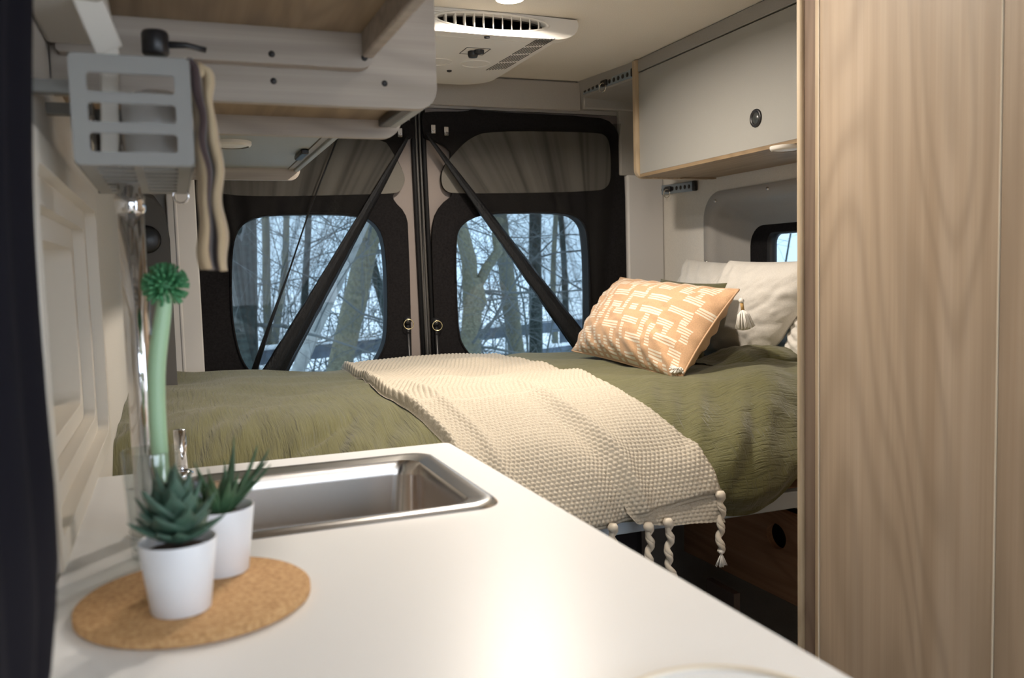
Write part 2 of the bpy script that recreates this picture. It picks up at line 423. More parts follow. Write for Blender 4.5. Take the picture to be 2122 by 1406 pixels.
# corner trim right: grey panel, lower edge at z 1.53
obj('trim_2', join(box(1.412, XR, YB-.06, YB-.03, 1.76, 1.857), box(1.56, XR, YB-.055, YB-.03, 1.527, 1.77)), M_greytrim, kind='structure', smooth=False, bevel=.006)
obj('trim_3', box(1.585, XR, YB-.06, YB, 0, 1.53), mat('pale_pillar_panel', (.56, .545, .53), .6), kind='structure', smooth=False, bevel=.008)
obj('trim_4', join(box(.0, .085, YB-.055, YB, 0, 1.60), box(.02, .031, YB-.058, YB, 0, 1.6)), mat('pale_pillar_panel_left', (.56, .535, .50), .6), kind='structure', smooth=False, bevel=.004)
# soffit running along the right, above the track
obj('trim_5', ([(1.40, YB-.02, ZC), (1.40, 2.9, ZC), (1.455, 2.53, ZC), (1.455, 2.53, 1.805), (1.41, 2.9, 1.80), (1.41, YB-.02, 1.80), (XR, YB-.02, ZC), (XR, 2.53, ZC), (XR, YB-.02, 1.78), (XR, 2.53, 1.78)],
     [(1, 2, 3, 4), (0, 1, 4, 5), (5, 4, 3, 9, 8), (2, 7, 9, 3), (0, 5, 8, 6), (0, 6, 7, 2, 1), (6, 8, 9, 7)]), M_greytrim, kind='structure', smooth=False)
# grey arched trim on the left (wheel-side window surround) with speaker
arch = [(XL, .3), (.0, .3), (.005, 1.30), (-.005, 1.38), (-.03, 1.42), (-.06, 1.435), (XL, 1.437)]
obj('trim_6', plate([arch], 2.58, 2.88, XZ), mat('dark_grey_trim', (.10, .093, .088), .7), kind='structure', smooth=False, bevel=.01)
sp = thing('round_speaker', 'black round speaker grille in the grey trim left of the rear doors', 'speaker', (-.055, 2.58, 1.30))
obj('grille', lathe((-.055, 2.58, 1.30), [(.035, 0), (.038, -.006), (.03, -.010), (0.001, -.012)], 32, (0, 1, 0)), M_blackpl, sp)

# ------------------------------------------------------------------ rear doors
def dx(pts, y): return pxs(pts, 1, y, (0, 2))
def fabric_bevel(): return .006
seamx = .815
for side in (0, 1):
    if side == 0:
        hole = dx([(478, 640), (478, 520), (492, 470), (530, 447), (600, 443), (740, 443), (780, 462), (800, 510), (804, 690), (790, 735), (765, 768), (540, 790), (505, 760), (488, 710)], 2.895)
        outer = [(.075, .55), (.803, .55), (.803, 1.745), (.075, 1.745)]
        up = dx([(470, 300), (560, 280), (790, 283), (815, 320), (836, 360), (838, 378), (828, 398), (812, 403), (470, 410), (450, 390), (450, 320)], 2.895)
        cov = [(425, 860), (405, 560), (400, 420), (405, 260), (430, 236), (830, 240), (858, 258), (858, 285), (842, 290), (838, 300), (818, 322), (836, 360), (838, 378), (828, 398), (812, 403), (816, 418), (838, 440), (846, 470), (855, 860)]
        shape = dx(cov, 2.895)
        x0, x1 = .075, seamx-.012
    else:
        hole = dx([(944, 640), (941, 500), (950, 468), (985, 446), (1040, 440), (1170, 440), (1205, 455), (1219, 490), (1222, 700), (1210, 760), (1000, 790), (975, 740), (955, 715), (948, 690)], 2.895)
        up = dx([(1262, 305), (1255, 283), (1235, 275), (1010, 272), (970, 288), (938, 320), (915, 350), (912, 378), (920, 396), (940, 403), (1235, 398), (1258, 388), (1264, 365)], 2.895)
        cov = [(1300, 860), (1296, 560), (1292, 360), (1284, 290), (1268, 255), (1235, 243), (1010, 232), (975, 226), (968, 232), (880, 232), (872, 240), (876, 285), (884, 290), (915, 300), (938, 320), (915, 350), (912, 378), (920, 396), (940, 403), (912, 425), (896, 455), (893, 520), (908, 860)]
        shape = dx(cov, 2.895)
        x0, x1 = seamx+.012, 1.59
    hole = smooth_poly(hole, 2); up = smooth_poly(up, 2); shape = smooth_poly(shape, 1)
    # door skin of the van with glass opening behind
    cxh = sum(p[0] for p in hole)/len(hole); czh = sum(p[1] for p in hole)/len(hole)
    gh = [((p[0]-cxh)*1.02+cxh, (p[1]-czh)*1.02+czh) for p in hole]
    d = thing('door_%d' % (side+1), None, None, ((x0+x1)/2, YB, .55), kind='structure')
    obj('door_skin', plate([[(x0, .5), (x1, .5), (x1, 1.747), (x0, 1.747)], gh], 2.915, 2.95, XZ), M_doorinner, d, smooth=False)
    hx = [p[0] for p in hole]; hz = [p[1] for p in hole]
    obj('glass', box(min(hx)-.02, max(hx)+.02, 2.952, 2.956, min(hz)-.02, max(hz)+.02), M_glass, d, smooth=False)
    obj('glass_seal', loft([[(a*k+cxh*(1-k), y, b*k+czh*(1-k)) for a, b in hole] for k, y in ((1.0, 2.90), (1.012, 2.915), (.985, 2.93), (1.0, 2.952))]), M_rubber, d)
    # rubber weatherstrips and edge trim at the seam
    s = -1 if side == 0 else 1
    obj('weatherstrip', tube([(seamx+s*.019-.008, 2.905, 1.745), (seamx+s*.019-.008, 2.905, 1.60), (seamx+s*.019+.006, 2.905, .6)], .0075, 12), M_rubber, d)
    obj('edge_trim', tube([(seamx+s*.0065-.008, 2.91, 1.745), (seamx+s*.0065-.008, 2.91, 1.62), (seamx+s*.0065+.006, 2.91, .6)], .004, 10), mat('grey_rubber_edge', (.10, .095, .09), .35), d)
    # cover
    cname = 'left' if side == 0 else 'right'
    cv = thing('door_cover', 'black fabric blackout cover fitted over the %s rear door, with a window cut-out' % cname, 'window cover', ((x0+x1)/2, 2.9, .6))
    obj('fabric', plate([shape, hole, up] if False else [shape, hole], 2.886, 2.898, XZ), M_black, cv, bevel=.005)
    obj('grey_panel', plate([up], 2.8845, 2.8865, XZ), M_doorfab if side else M_doorfab, cv, bevel=.0012, label='grey fabric panel with rounded corners')
    pale = [(up_[0], up_[1]) for up_ in up]
    obj('piping', tube([(a, 2.884, b) for a, b in hole+hole[:1]], .0035, 8), M_black, cv)
    # pull ring on a round boss with its rod
    cu_, cv_ = ((845, 672) if side == 0 else (904, 675))
    p = px(cu_, cv_, 1, 2.88)
    pr = thing('pull_ring', 'brass wire ring latch on the %s rear door, above a black rod' % cname, 'latch', p+Vector((0, 0, -.02)), 'ring latches beside the rear door seam' if False else None)
    obj('boss', lathe(p+Vector((0, .012, .012)), [(.0001, -.022), (.008, -.022), (.014, -.012), (.016, 0)], 24, (0, 1, 0)), M_blackpl, pr)
    obj('ring', torus(p+Vector((0, -.014, 0)), (.15, 1, 0), .0165, .0016, 28, 8), mat('brass_wire', (.75, .62, .35), .25, 1), pr)
    obj('stud', lathe(p+Vector((0, -.006, .012)), [(.0001, -.006), (.004, -.004), (.005, 0), (.004, .01)], 16, (0, 1, 0)), M_chrome, pr)
    lr = thing('lock_rod', 'thin black vertical lock rod below the ring latch, %s rear door' % cname, 'rod', p+Vector((.004, 0, -.42)))
    obj('rod', tube([p+Vector((.001, .005, .004)), p+Vector((.008, .005, -.42))], .006, 12), M_blackpl, lr)
    obj('rod_end', lathe(p+Vector((.003, .005, -.03)), [(.0001, .006), (.0035, .005), (.0035, -.002), (.0001, -.004)], 12), M_metal, lr)
    # screen clips at the top
    for j, (cu2, cv2) in enumerate(((829, 275),) if side == 0 else ((898, 268), (925, 272))):
        p = px(cu2, cv2, 1, 2.875)
        ck = thing('screen_clip', ('metal clip at the top of the left rear door' if side == 0 else ('metal clip nearest the seam at the top of the right rear door', 'metal clip further from the seam at the top of the right rear door')[j]), 'clip', p)
        obj('clip_plate', obox(p, (.008, 0, 0), (0, .002, 0), (0, 0, .015)), M_metal, ck, bevel=.002)
        obj('clip_eye', torus(p+Vector((0, -.004, -.006)), (0, 1, 0), .005, .0015, 16, 6), M_chrome, ck)

obj('door_seam_gasket', box(seamx-.034, seamx+.034, 2.925, 2.945, .5, 1.75), M_rubber, bpy.data.objects['door_1'], smooth=False)
obj('seam_lip', box(seamx-.002, seamx+.004, 2.915, 2.926, .5, 1.74), mat('dark_seam_lip', (.10, .095, .09), .6), bpy.data.objects['door_1'], smooth=False)
# insect screens: gathered bundle, hanging sheer, folded edge cord
def sheer(poly_top, tie, n=60, m=30, amp=.012, y=2.862):
    V, UV = [], []
    (a0, b0), (a1, b1) = poly_top; tp = px(*tie, 1, y-.015)
    for j in range(m+1):
        t = j/m
        for i in range(n+1):
            s = i/n; p = px(a0+(a1-a0)*s, b0+(b1-b0)*s, 1, y)
            q = p.lerp(Vector((tp.x+(s-.5)*.02, tp.y, tp.z)), t)
            q.y += amp*math.sin(s*38+2*math.sin(s*9))*(1-t)**.6*(.3+.7*min(1, t*5))
            V.append(q); UV.append((s, t))
    Fc = [(j*(n+1)+i, j*(n+1)+i+1, (j+1)*(n+1)+i+1, (j+1)*(n+1)+i) for j in range(m) for i in range(n)]
    return (V, Fc), UV
for side in (0, 1):
    nm = 'left' if side == 0 else 'right'
    if side == 0: top, bot, sh_top, tie, r0, r1 = (845, 285), (560, 790), ((405, 250), (846, 280)), (538, 785), .006, .046
    else: top, bot, sh_top, tie, r0, r1 = (884, 278), (1225, 740), ((886, 276), (1288, 256)), (1232, 740), .006, .050
    P0, P1 = px(*top, 1, 2.85), px(*bot, 1, 2.845)
    sn = thing('insect_screen', 'sheer black insect screen gathered diagonally across the %s rear door window' % nm, 'screen', (P1.x, 2.84, P1.z))
    pts = [P0.lerp(P1, t/40) for t in range(41)]
    V, Fc = tube(pts, [r0+(r1-r0)*(t/40)**.9 for t in range(41)], 28, flat=.5)
    V = [Vector(p) for p in V]
    for i in range(41):
        c_ = sum((V[i*28+k] for k in range(28)), Vector())/28
        for k in range(28):
            w = 1+.10*math.sin(k*1.9+i*.05)+.06*noise.noise(Vector((k*.8, i*.5, side*5)))
            V[i*28+k] = c_+(V[i*28+k]-c_)*w
    obj('gathered_bundle', (V, Fc), M_meshbundle, sn)
    vf, uvs = sheer(sh_top, tie); obj('sheer_panel', vf, M_mesh, sn, uv=uvs)
    if side == 0:
        q = [px(u_, v_, 1, 2.855) for u_, v_ in ((700, 285), (640, 440), (600, 560), (560, 670), (520, 790))]
        obj('folded_edge', tube(q, [.003, .0025, .003, .006, .011], 10), M_meshbundle, sn)

# ------------------------------------------------------------------ outside: snow, trees, fence
def snowf(x, y): return -.62 + .25*math.exp(-((x-7)**2+(y-14)**2)/60)
gx = np.linspace(-60, 80, 70); gy = np.linspace(-40, 90, 70)
V = [(x, y, -.62+.07*noise.noise(Vector((x*.2, y*.2, 0)))) for y in gy for x in gx]
Fc = [(j*70+i, j*70+i+1, (j+1)*70+i+1, (j+1)*70+i) for j in range(69) for i in range(69)]
obj('snow_ground', (V, Fc), M_snow, kind='structure')

def branch_mesh(start, dir_, length, r, depth, rng, up=.02, segs=7, sides=4, kids=5, out_=None, wild=.25, rmin=.0019):
    P = [Vector(start)]; d = Vector(dir_).normalized(); rr = [r]
    for i in range(segs):
        d = (d+Vector((rng.uniform(-wild, wild), rng.uniform(-wild, wild), rng.uniform(-wild, wild)+up))).normalized()
        P.append(P[-1]+d*length/segs); rr.append(max(r*(1-.8*(i+1)/segs), rmin))
    out_.append(tube(P, rr, sides, cap=False))
    if depth > 0:
        for k in range(kids):
            i = rng.randint(1, segs-1); t = (P[i+1]-P[i-1]).normalized()
            side = Vector((rng.uniform(-1, 1), rng.uniform(-.5, .5), rng.uniform(-.7, .9))).normalized()
            branch_mesh(P[i], t*.6+side*.9, length*rng.uniform(.4, .62), max(rr[i]*.55, rmin), depth-1, rng, up, 6, 3, kids, out_, wild, rmin)

def tree(label, cx_px, y, rad, lean=0, height=7, tmat=M_trunk, nb=14, kids=5, seed=1, fork=None, stub=None, blen=2.2, needles=False, name='bare_tree', cat='tree', curve=.1, low=0.4, grp='trees behind the fence'):
    rng = random.Random(seed); b = px(cx_px[0], cx_px[1], 1, y); zb = -.62
    dxz = (px(cx_px[2], cx_px[3], 1, y)-b); sl = Vector((dxz.x/max(dxz.z, .01) if abs(dxz.z) > .01 else 0, 0, 1))
    p0 = b+sl*(zb-b.z)
    t = thing(name, label, cat, p0, grp)
    P = []; rr = []
    top = stub if stub else height
    for i in range(15):
        z = top*i/14; P.append(p0+sl*z+Vector((curve*math.sin(i*.7+seed), curve*math.cos(i*.5+seed), 0))*(.4+z/6)); rr.append(rad*(1.15-.65*(i/14) if not stub else 1.1-.25*i/14))
    tv = [tube(P, rr, 14)]
    if fork:
        for fd, fl, fr in fork:
            Q = [P[11]+Vector(fd)*fl*k/6+Vector((.05*math.sin(k*2), 0, .02*k)) for k in range(7)]
            tv.append(tube(Q, [fr*(1-.4*k/6) for k in range(7)], 12))
    V, Fc = join(*tv)
    V = [(a+.18*rad*noise.noise(Vector((a*5, b_*5, c*3))), b_, c) for a, b_, c in V]
    obj('trunk', (V, Fc), tmat, t)
    outs = []
    for k in range(nb):
        z = rng.uniform(low, min(top, 4.6)); i = min(int(z/top*14), 13); p = P[i]
        ang = rng.uniform(0, 2*math.pi); d = Vector((math.cos(ang), math.sin(ang)*.5, rng.uniform(-.25, .7)))
        branch_mesh(p, d, blen*rng.uniform(.6, 1.1), rad*rng.uniform(.10, .20), 2, rng, .02 if not needles else -.06, 8, 5, kids, outs)
    obj('branches', join(*outs), M_twig, t)
    if needles:
        V, Fc = [], []
        for k in range(3000):
            q = rng.choice(outs)[0]; p = Vector(q[rng.randint(0, len(q)-1)])
            if p.z < 1.55: continue
            d = Vector((rng.uniform(-1, 1), rng.uniform(-1, 1), rng.uniform(-1.2, .3))).normalized()*rng.uniform(.05, .13); s_ = d.cross(Vector((0, 1, .3))).normalized()*.010
            n0 = len(V); V += [p-s_, p+s_, p+d]; Fc.append((n0, n0+1, n0+2))
        nd = obj('needles', (V, Fc), M_needle, t, smooth=False); nd['kind'] = 'stuff'
    return t

tree('dark lichened evergreen trunk at the left edge of the left rear window', (505, 650, 503, 500), 6.2, .10, tmat=M_trunkdark, nb=10, seed=3, needles=True, low=1.6, blen=1.7, name='evergreen_tree', curve=.02)
tree('broad brown trunk at the right of the left rear window', (728, 650, 765, 480), 8.0, .105, tmat=M_trunk, nb=12, seed=5, curve=.02)
tree('pale slanting trunk crossing in front of the brown trunk in the left window', (650, 700, 725, 520), 7.2, .055, tmat=M_lichen, nb=11, seed=9, curve=.03, height=4.5)
tree('thin dark tree in the middle of the left rear window', (620, 700, 640, 500), 9.5, .04, tmat=M_trunkdark, nb=13, seed=12, curve=.05, height=5)
tree('mossy slanting tree at the right edge of the left rear window', (800, 640, 770, 520), 8.8, .05, tmat=M_trunkdark, nb=9, seed=14, curve=.04, height=6)
tree('thin grey tree just right of the lichened evergreen', (560, 690, 548, 500), 11.0, .05, tmat=M_trunk, nb=9, seed=41, curve=.05, height=6)
tree('forked broken-topped trunk at the left of the right rear window', (978, 660, 980, 560), 7.6, .10, tmat=M_trunk, nb=11, seed=17, stub=1.75, fork=[((.34, 0, .80), 1.0, .055), ((-.10, 0, .97), 3.2, .075)], curve=.01, low=.5)
tree('straight trunk with a broken limb in the middle of the right rear window', (1060, 640, 1042, 480), 9.5, .09, tmat=M_trunk, nb=12, seed=21, curve=.02)
tree('grey upright trunk right of the middle of the right rear window', (1110, 640, 1108, 480), 10.5, .085, tmat=M_trunkdark, nb=10, seed=23, curve=.015)
tree('many-branched dark tree at the right edge of the right rear window', (1235, 640, 1215, 480), 8.4, .06, tmat=M_trunkdark, nb=13, seed=27, curve=.05, blen=2.6)
tree('slender bare tree between the grey trunk and the right window edge', (1170, 660, 1165, 500), 12.5, .05, tmat=M_trunkdark, nb=10, seed=31, curve=.05, height=6)
tree('thin tree seen through the small side window', (1625, 560, 1640, 480), 6.5, .010, tmat=M_trunkdark, nb=9, kids=4, seed=37, curve=.03, height=4, grp=None)
tree('distant spreading tree seen between the evergreen and the pale slanting trunk', (575, 650, 590, 480), 16, .06, tmat=M_trunk, nb=11, seed=43, curve=.08, blen=3.4, low=.8)
tree('distant spreading tree behind the slender bare tree, right rear window', (1150, 650, 1150, 480), 17, .06, tmat=M_trunk, nb=11, seed=47, curve=.08, blen=3.4, low=.8)

rng_ = random.Random(77); outs = []
for k in range(70):
    y_ = rng_.uniform(9.5, 14); a_ = px(rng_.uniform(470, 1260), 640, 1, y_)
    branch_mesh((a_.x, y_, -.6), (rng_.uniform(-.3, .3), 0, 1), rng_.uniform(1.8, 3.6), rng_.uniform(.008, .02), 1, rng_, .03, 9, 4, 8, outs, .16, .0022)
bk_ = obj('brush_thicket', join(*outs), M_twig, label='thicket of thin bare stems and twigs around the fence beyond the rear windows', cat='bushes', kind='stuff')
fc = thing('rail_fence', 'weathered rail fence with snow on its rails beyond the rear windows', 'fence', (3.2, 10.5, -.62))
fa, fb = Vector((-.6, 8.6, 0)), Vector((8.4, 13.2, 0)); fd = (fb-fa).normalized(); fn = Vector((-fd.y, fd.x, 0))
for z, h in ((.36, .075), (-.02, .085), (-.35, .07)):
    c_ = (fa+fb)/2+Vector((0, 0, z)); hl = (fb-fa).length/2
    obj('rail', obox(c_, fd*hl, fn*.025, (0, 0, h)), M_fence, fc, smooth=False)
    obj('snow_cap', obox(c_+Vector((0, 0, h+.022)), fd*hl, fn*.05, (0, 0, .022)), M_snow, fc, bevel=.015)
for k in range(5):
    c_ = fa.lerp(fb, (k+.35)/5)+fn*.07+Vector((0, 0, -.1))
    obj('post', obox(c_, fd*.07, fn*.05, (0, 0, .56)), M_fence, fc, smooth=False)
sb = thing('snow_bank', 'low bank of snow behind the rail fence', 'snow', (4, 22, -.62), kind='stuff')
obj('bank', (lambda n, m: ([(-20+60*i/n, 16+14*j/m, -.66+1.25*math.sin(math.pi*min(j/m, 1)/2)+.15*noise.noise(Vector((i*.5, j*.3, 3)))) for j in range(m+1) for i in range(n+1)],
     [(j*(n+1)+i, j*(n+1)+i+1, (j+1)*(n+1)+i+1, (j+1)*(n+1)+i) for j in range(m) for i in range(n)]))(60, 14), M_snow, sb)
tag(sb, kind='stuff')

# ------------------------------------------------------------------ bed
bp = thing('bed_platform', 'pale metal bed frame rail with platform under the mattress', 'bed', (.8, 2.25, .62))
obj('front_rail', box(XL+.01, XR-.01, 1.60, 1.63, .628, .668), M_paintmetal, bp, smooth=False, bevel=.003)
obj('platform_board', box(XL+.01, XR-.01, 1.632, 2.86, .64, .668), M_darkwood, bp, smooth=False)
obj('rail_bolt', lathe((1.318, 1.60, .645), [(.0001, -.004), (.006, -.004), (.007, 0)], 12, (0, 1, 0)), M_metal, bp)
mt = obj('mattress', box(XL+.02, XR-.02, 1.79, 2.82, .67, .80), speckle('grey_mattress', (.35, .35, .36), .9), label='grey mattress on the bed platform beneath the olive duvet', cat='mattress', smooth=False, bevel=.03, seg=4)

def S(x, s, off=0.0):
    """bed surface: x across the van, s metres from the back edge over the top and down the front"""
    if s < .91: p = Vector((x, 2.86-s, .90)); n = Vector((0, 0, 1))
    else:
        ph = (s-.91)/.33; p = Vector((x, 1.95-.40*math.sin(ph), .66+.24*math.cos(ph)))
        n = Vector((0, -math.sin(ph)/.40, math.cos(ph)/.24)).normalized()
    return p+n*off, n

def duvet_off(x, s):
    q = Vector((x, s, 0))
    o = .016*noise.noise(q*3.1)+.010*noise.noise(q*7.0+Vector((5, 0, 0)))
    o -= .035*smoothstep(.10, 0, s)*smoothstep(.0, .25, abs(x-.75)+.1)
    # rumpled near edge, left of the throw
    w = smoothstep(.80, 1.05, s)*(1-smoothstep(.42, .52, x))
    o += 1.7*w*(.013*noise.noise(Vector((x*14+s*5, s*3.5, 1)))+.007*noise.noise(Vector((x*30+s*8, s*8, 2))))
    # hanging side right of the throw: diagonal drapes
    w = smoothstep(.85, 1.15, s)*smoothstep(.98, 1.10, x)
    o += 1.3*w*(.022*noise.noise(Vector((x*9+s*6, s*2.2, 4)))+.010*noise.noise(Vector((x*22+s*14, s*5, 6)))+.015)
    # ridges below the pillows
    w = smoothstep(.55, .85, s)*smoothstep(1.15, 1.4, x)
    o += w*(.012*noise.noise(Vector((x*8, s*16, 9)))+.01)
    o += .020*math.exp(-((x+.03)/.07)**2-((s-.05)/.12)**2)
    # dent line near the middle of the near-left part
    o -= .016*math.exp(-(((x-.27)+(s-1.07)*.9)/.013)**2)*math.exp(-((s-1.08)/.07)**2)
    return o
def hem(x): return interp(x, [-.12, .45, .80, 1.06, 1.15, 1.22, 1.30, 1.45, 1.74], [1.44, 1.44, 1.44, 1.452, 1.445, 1.425, 1.37, 1.34, 1.33])
def duvet_pt(x, s, off=0):
    p, n = S(x, s, duvet_off(x, s)+off); return p
nx, ns = 300, 230
V, UV = [], []
for j in range(ns+1):
    for i in range(nx+1):
        x = -.1145+(1.735+.1145)*i/nx; h_ = hem(x)+.008*math.sin(x*23); s = h_*j/ns
        p = duvet_pt(x, s); ed = smoothstep(.94, 1.0, j/ns)
        p.y += .045*ed**2; V.append(p); UV.append((x, s))
Fc = [(j*(nx+1)+i, (j+1)*(nx+1)+i, (j+1)*(nx+1)+i+1, j*(nx+1)+i+1) for j in range(ns) for i in range(nx)]
dv = thing('duvet', 'olive green crinkled cotton duvet spread over the bed', 'duvet', (.8, 2.2, .67))
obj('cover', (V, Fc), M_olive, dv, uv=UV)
# underside turned in at the hem
V2, UV2 = [], []
for j in range(9):
    for i in range(nx+1):
        q = V[ns*(nx+1)+i]; t = j/8; V2.append((q[0], q[1]+.06*t, q[2]-.006*math.sin(math.pi*t)+.004*t)); UV2.append((UV[i][0], t*.05))
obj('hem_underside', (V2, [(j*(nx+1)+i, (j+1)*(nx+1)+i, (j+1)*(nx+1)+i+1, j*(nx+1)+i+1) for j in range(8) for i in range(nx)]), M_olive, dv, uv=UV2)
# turned-back fold by the pillows
V, UV = [], []; n_, m_ = 60, 24
for j in range(m_+1):
    for i in range(n_+1):
        x = 1.38+.34*i/n_; yc = 2.10-.02*(i/n_)+.01*math.sin(i*.3); a = math.pi*(j/m_)*1.15-.1
        rr_ = .026*(.35+.65*smoothstep(0, .35, i/n_))+.004*noise.noise(Vector((i*.2, j*.4, 0)))
        base_z = .895+duvet_off(x, 2.86-yc)
        V.append((x, yc-.10*math.cos(a), base_z+rr_*1.3*max(math.sin(a), -.2))); UV.append((x, .3+j*.01))
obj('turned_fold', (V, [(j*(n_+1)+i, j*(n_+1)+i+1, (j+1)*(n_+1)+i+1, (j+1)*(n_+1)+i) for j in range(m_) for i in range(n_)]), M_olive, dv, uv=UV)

# ------------------------------------------------------------------ knitted throw
sL = [0, .04, .45, .73, .88, 1.04, 1.14, 1.45]; xLs = [.50, .49, .485, .45, .45, .475, .50, .52]
sR = [0, .11, .42, .67, .93, 1.06, 1.17, 1.24, 1.31, 1.37, 1.45]; xRs = [1.02, 1.02, 1.02, 1.02, .985, .98, 1.02, 1.05, 1.06, 1.067, 1.07]
xhem = [.5, .76, .82, .85, .90, .96, 1.02, 1.07]; shem = [1.42, 1.418, 1.415, 1.405, 1.395, 1.385, 1.375, 1.375]
PITCH_K = .0105
def knit(a, s):
    """stitch height in metres for position a (across), s (along)"""
    if s > .98:
        k = smoothstep(.98, 1.0, s)
        r = math.floor(s/PITCH_K); u = a/PITCH_K+.5*(r % 2)
        h = abs(math.sin(math.pi*u))**.8*abs(math.sin(math.pi*s/PITCH_K))**.7
        return .0034*h*k+.001*(1-k)
    if s > .62: return .0030*abs(math.sin(math.pi*(s*.35+a*.94)/.0115))**.8+.0008*abs(math.sin(math.pi*s/.0085))
    return .0034*abs(math.sin(math.pi*(s*.35+a*.94)/.0125))**.8
nx, ns = 560, 620
V, UV = [], []
for j in range(ns+1):
    tj = j/ns
    for i in range(nx+1):
        ti = i/nx; s = 0
        for _ in range(2):
            a0 = interp(s if _ else 1.4*tj, sL, xLs); a1 = interp(s if _ else 1.4*tj, sR, xRs); x = a0+(a1-a0)*ti
            send = interp(x, xhem, shem); s = .03+(send-.03)*tj
        arc = ti*.55
        edge = min(ti*.55, (1-ti)*.55, (send-s), s-.02)
        o = .0135*smoothstep(-.001, .012, edge)+.004*smoothstep(.0, .02, edge)*0
        # soft lengthwise folds
        f1 = math.exp(-((ti-.62-.10*(s-1.0))/.035)**2)*smoothstep(.75, 1.15, s)*.014
        f2 = math.exp(-((ti-.16)/.03)**2)*smoothstep(.65, .95, s)*.010
        f3 = -math.exp(-((ti-.53-.10*(s-1.0))/.04)**2)*smoothstep(.95, 1.25, s)*.010
        f4 = math.exp(-((ti-.03)/.02)**2)*.008
        o += f1+f2+f3+f4+.006*noise.noise(Vector((x*5, s*5, 20)))
        o += .012*smoothstep(1.30, 1.42, s)*(.5+.5*math.sin(x*26+1.0))
        if edge > .003: o += knit(arc, s)
        V.append(duvet_pt(x, s, o)); UV.append((arc, s))
Fc = [(j*(nx+1)+i, (j+1)*(nx+1)+i, (j+1)*(nx+1)+i+1, j*(nx+1)+i+1) for j in range(ns) for i in range(nx)]
th = thing('knitted_throw', 'cream chunky knitted throw with braided fringe laid across the green duvet', 'blanket', (.8, 1.9, .67))
obj('knit', (V, Fc), M_cream_wool, th, uv=UV)
hem_pts = [Vector(V[ns*(nx+1)+i])+Vector((0, -.002, 0)) for i in range(0, nx+1, 8)]
obj('bound_edge', tube(hem_pts, .0042, 8), M_cream_wool, th)
# corner folded under, showing below the hem
V, UV = [], []; n_, m_ = 120, 40
for j in range(m_+1):
    for i in range(n_+1):
        x = .835+(1.065-.835)*i/n_; s0 = 1.36; s1 = interp(x, [.83, .86, .90, .94, 1.065], [1.38, 1.42, 1.43, 1.44, 1.445]); s = s0+(s1-s0)*j/m_
        V.append(duvet_pt(x, s, .006+.010*(j/m_)+knit(x, s+.2)*.8)); UV.append((x, s))
obj('folded_corner', (V, [(j*(n_+1)+i, (j+1)*(n_+1)+i, (j+1)*(n_+1)+i+1, j*(n_+1)+i+1) for j in range(m_) for i in range(n_)]), M_cream_wool, th, uv=UV)

def braid(top, wig, length, tail=True, name='fringe_braid'):
    """twisted two-strand cord hanging from a knot"""
    top = Vector(top); e = thing(name, None, None, (0, 0, 0)); e.parent = th; e.location = top-wloc(th)
    obj('knot', lathe(top, [(.0001, .009), (.007, .008), (.0105, .002), (.0105, -.003), (.007, -.009), (.0001, -.010)], 20), M_yarn, e)
    n = 60
    def ctr(t): return top+Vector((wig[0]*math.sin(t*math.pi*wig[1]+.4)+wig[2]*t, .004*math.sin(t*3), -length*t))
    vs = []
    for st in (0, 1):
        P = []
        for i in range(n+1):
            t = i/n; a = t*length/.030*math.pi*1.0+st*math.pi
            P.append(ctr(t)+Vector((.0042*math.cos(a*1.6), .0042*math.sin(a*1.6), 0)))
        vs.append(tube(P, [.0058*(.75+.25*math.sin(math.pi*min(i/n*8, .5))) for i in range(n+1)], 12))
    obj('cord', join(*vs), M_yarn, e)
    if tail:
        b = ctr(1.0); vs = [lathe(b+Vector((0, 0, .004)), [(.0001, .004), (.006, .003), (.0065, -.003), (.004, -.006)], 16)]
        rng = random.Random(5)
        for k in range(46):
            a = rng.uniform(0, 6.28); q = rng.uniform(.2, 1); vs.append(tube([b, b+Vector((.006*q*math.cos(a), .004*q*math.sin(a), -.012)), b+Vector((.014*q*math.cos(a), .007*q*math.sin(a), -.030+.003*rng.random()))], .0009, 5))
        obj('frayed_end', join(*vs), M_tasselw, e)
    return e
zk = lambda u, v: px(u, v, 1, 1.53)
braid(zk(1270, 1094), (.002, 2, .002), .13); braid(zk(1344, 1092), (.003, 2.2, .008), .14); braid(zk(1384, 1083), (.004, 2.4, .012), .14); braid(zk(1493, 1026), (.0035, 1.6, .004), .125)

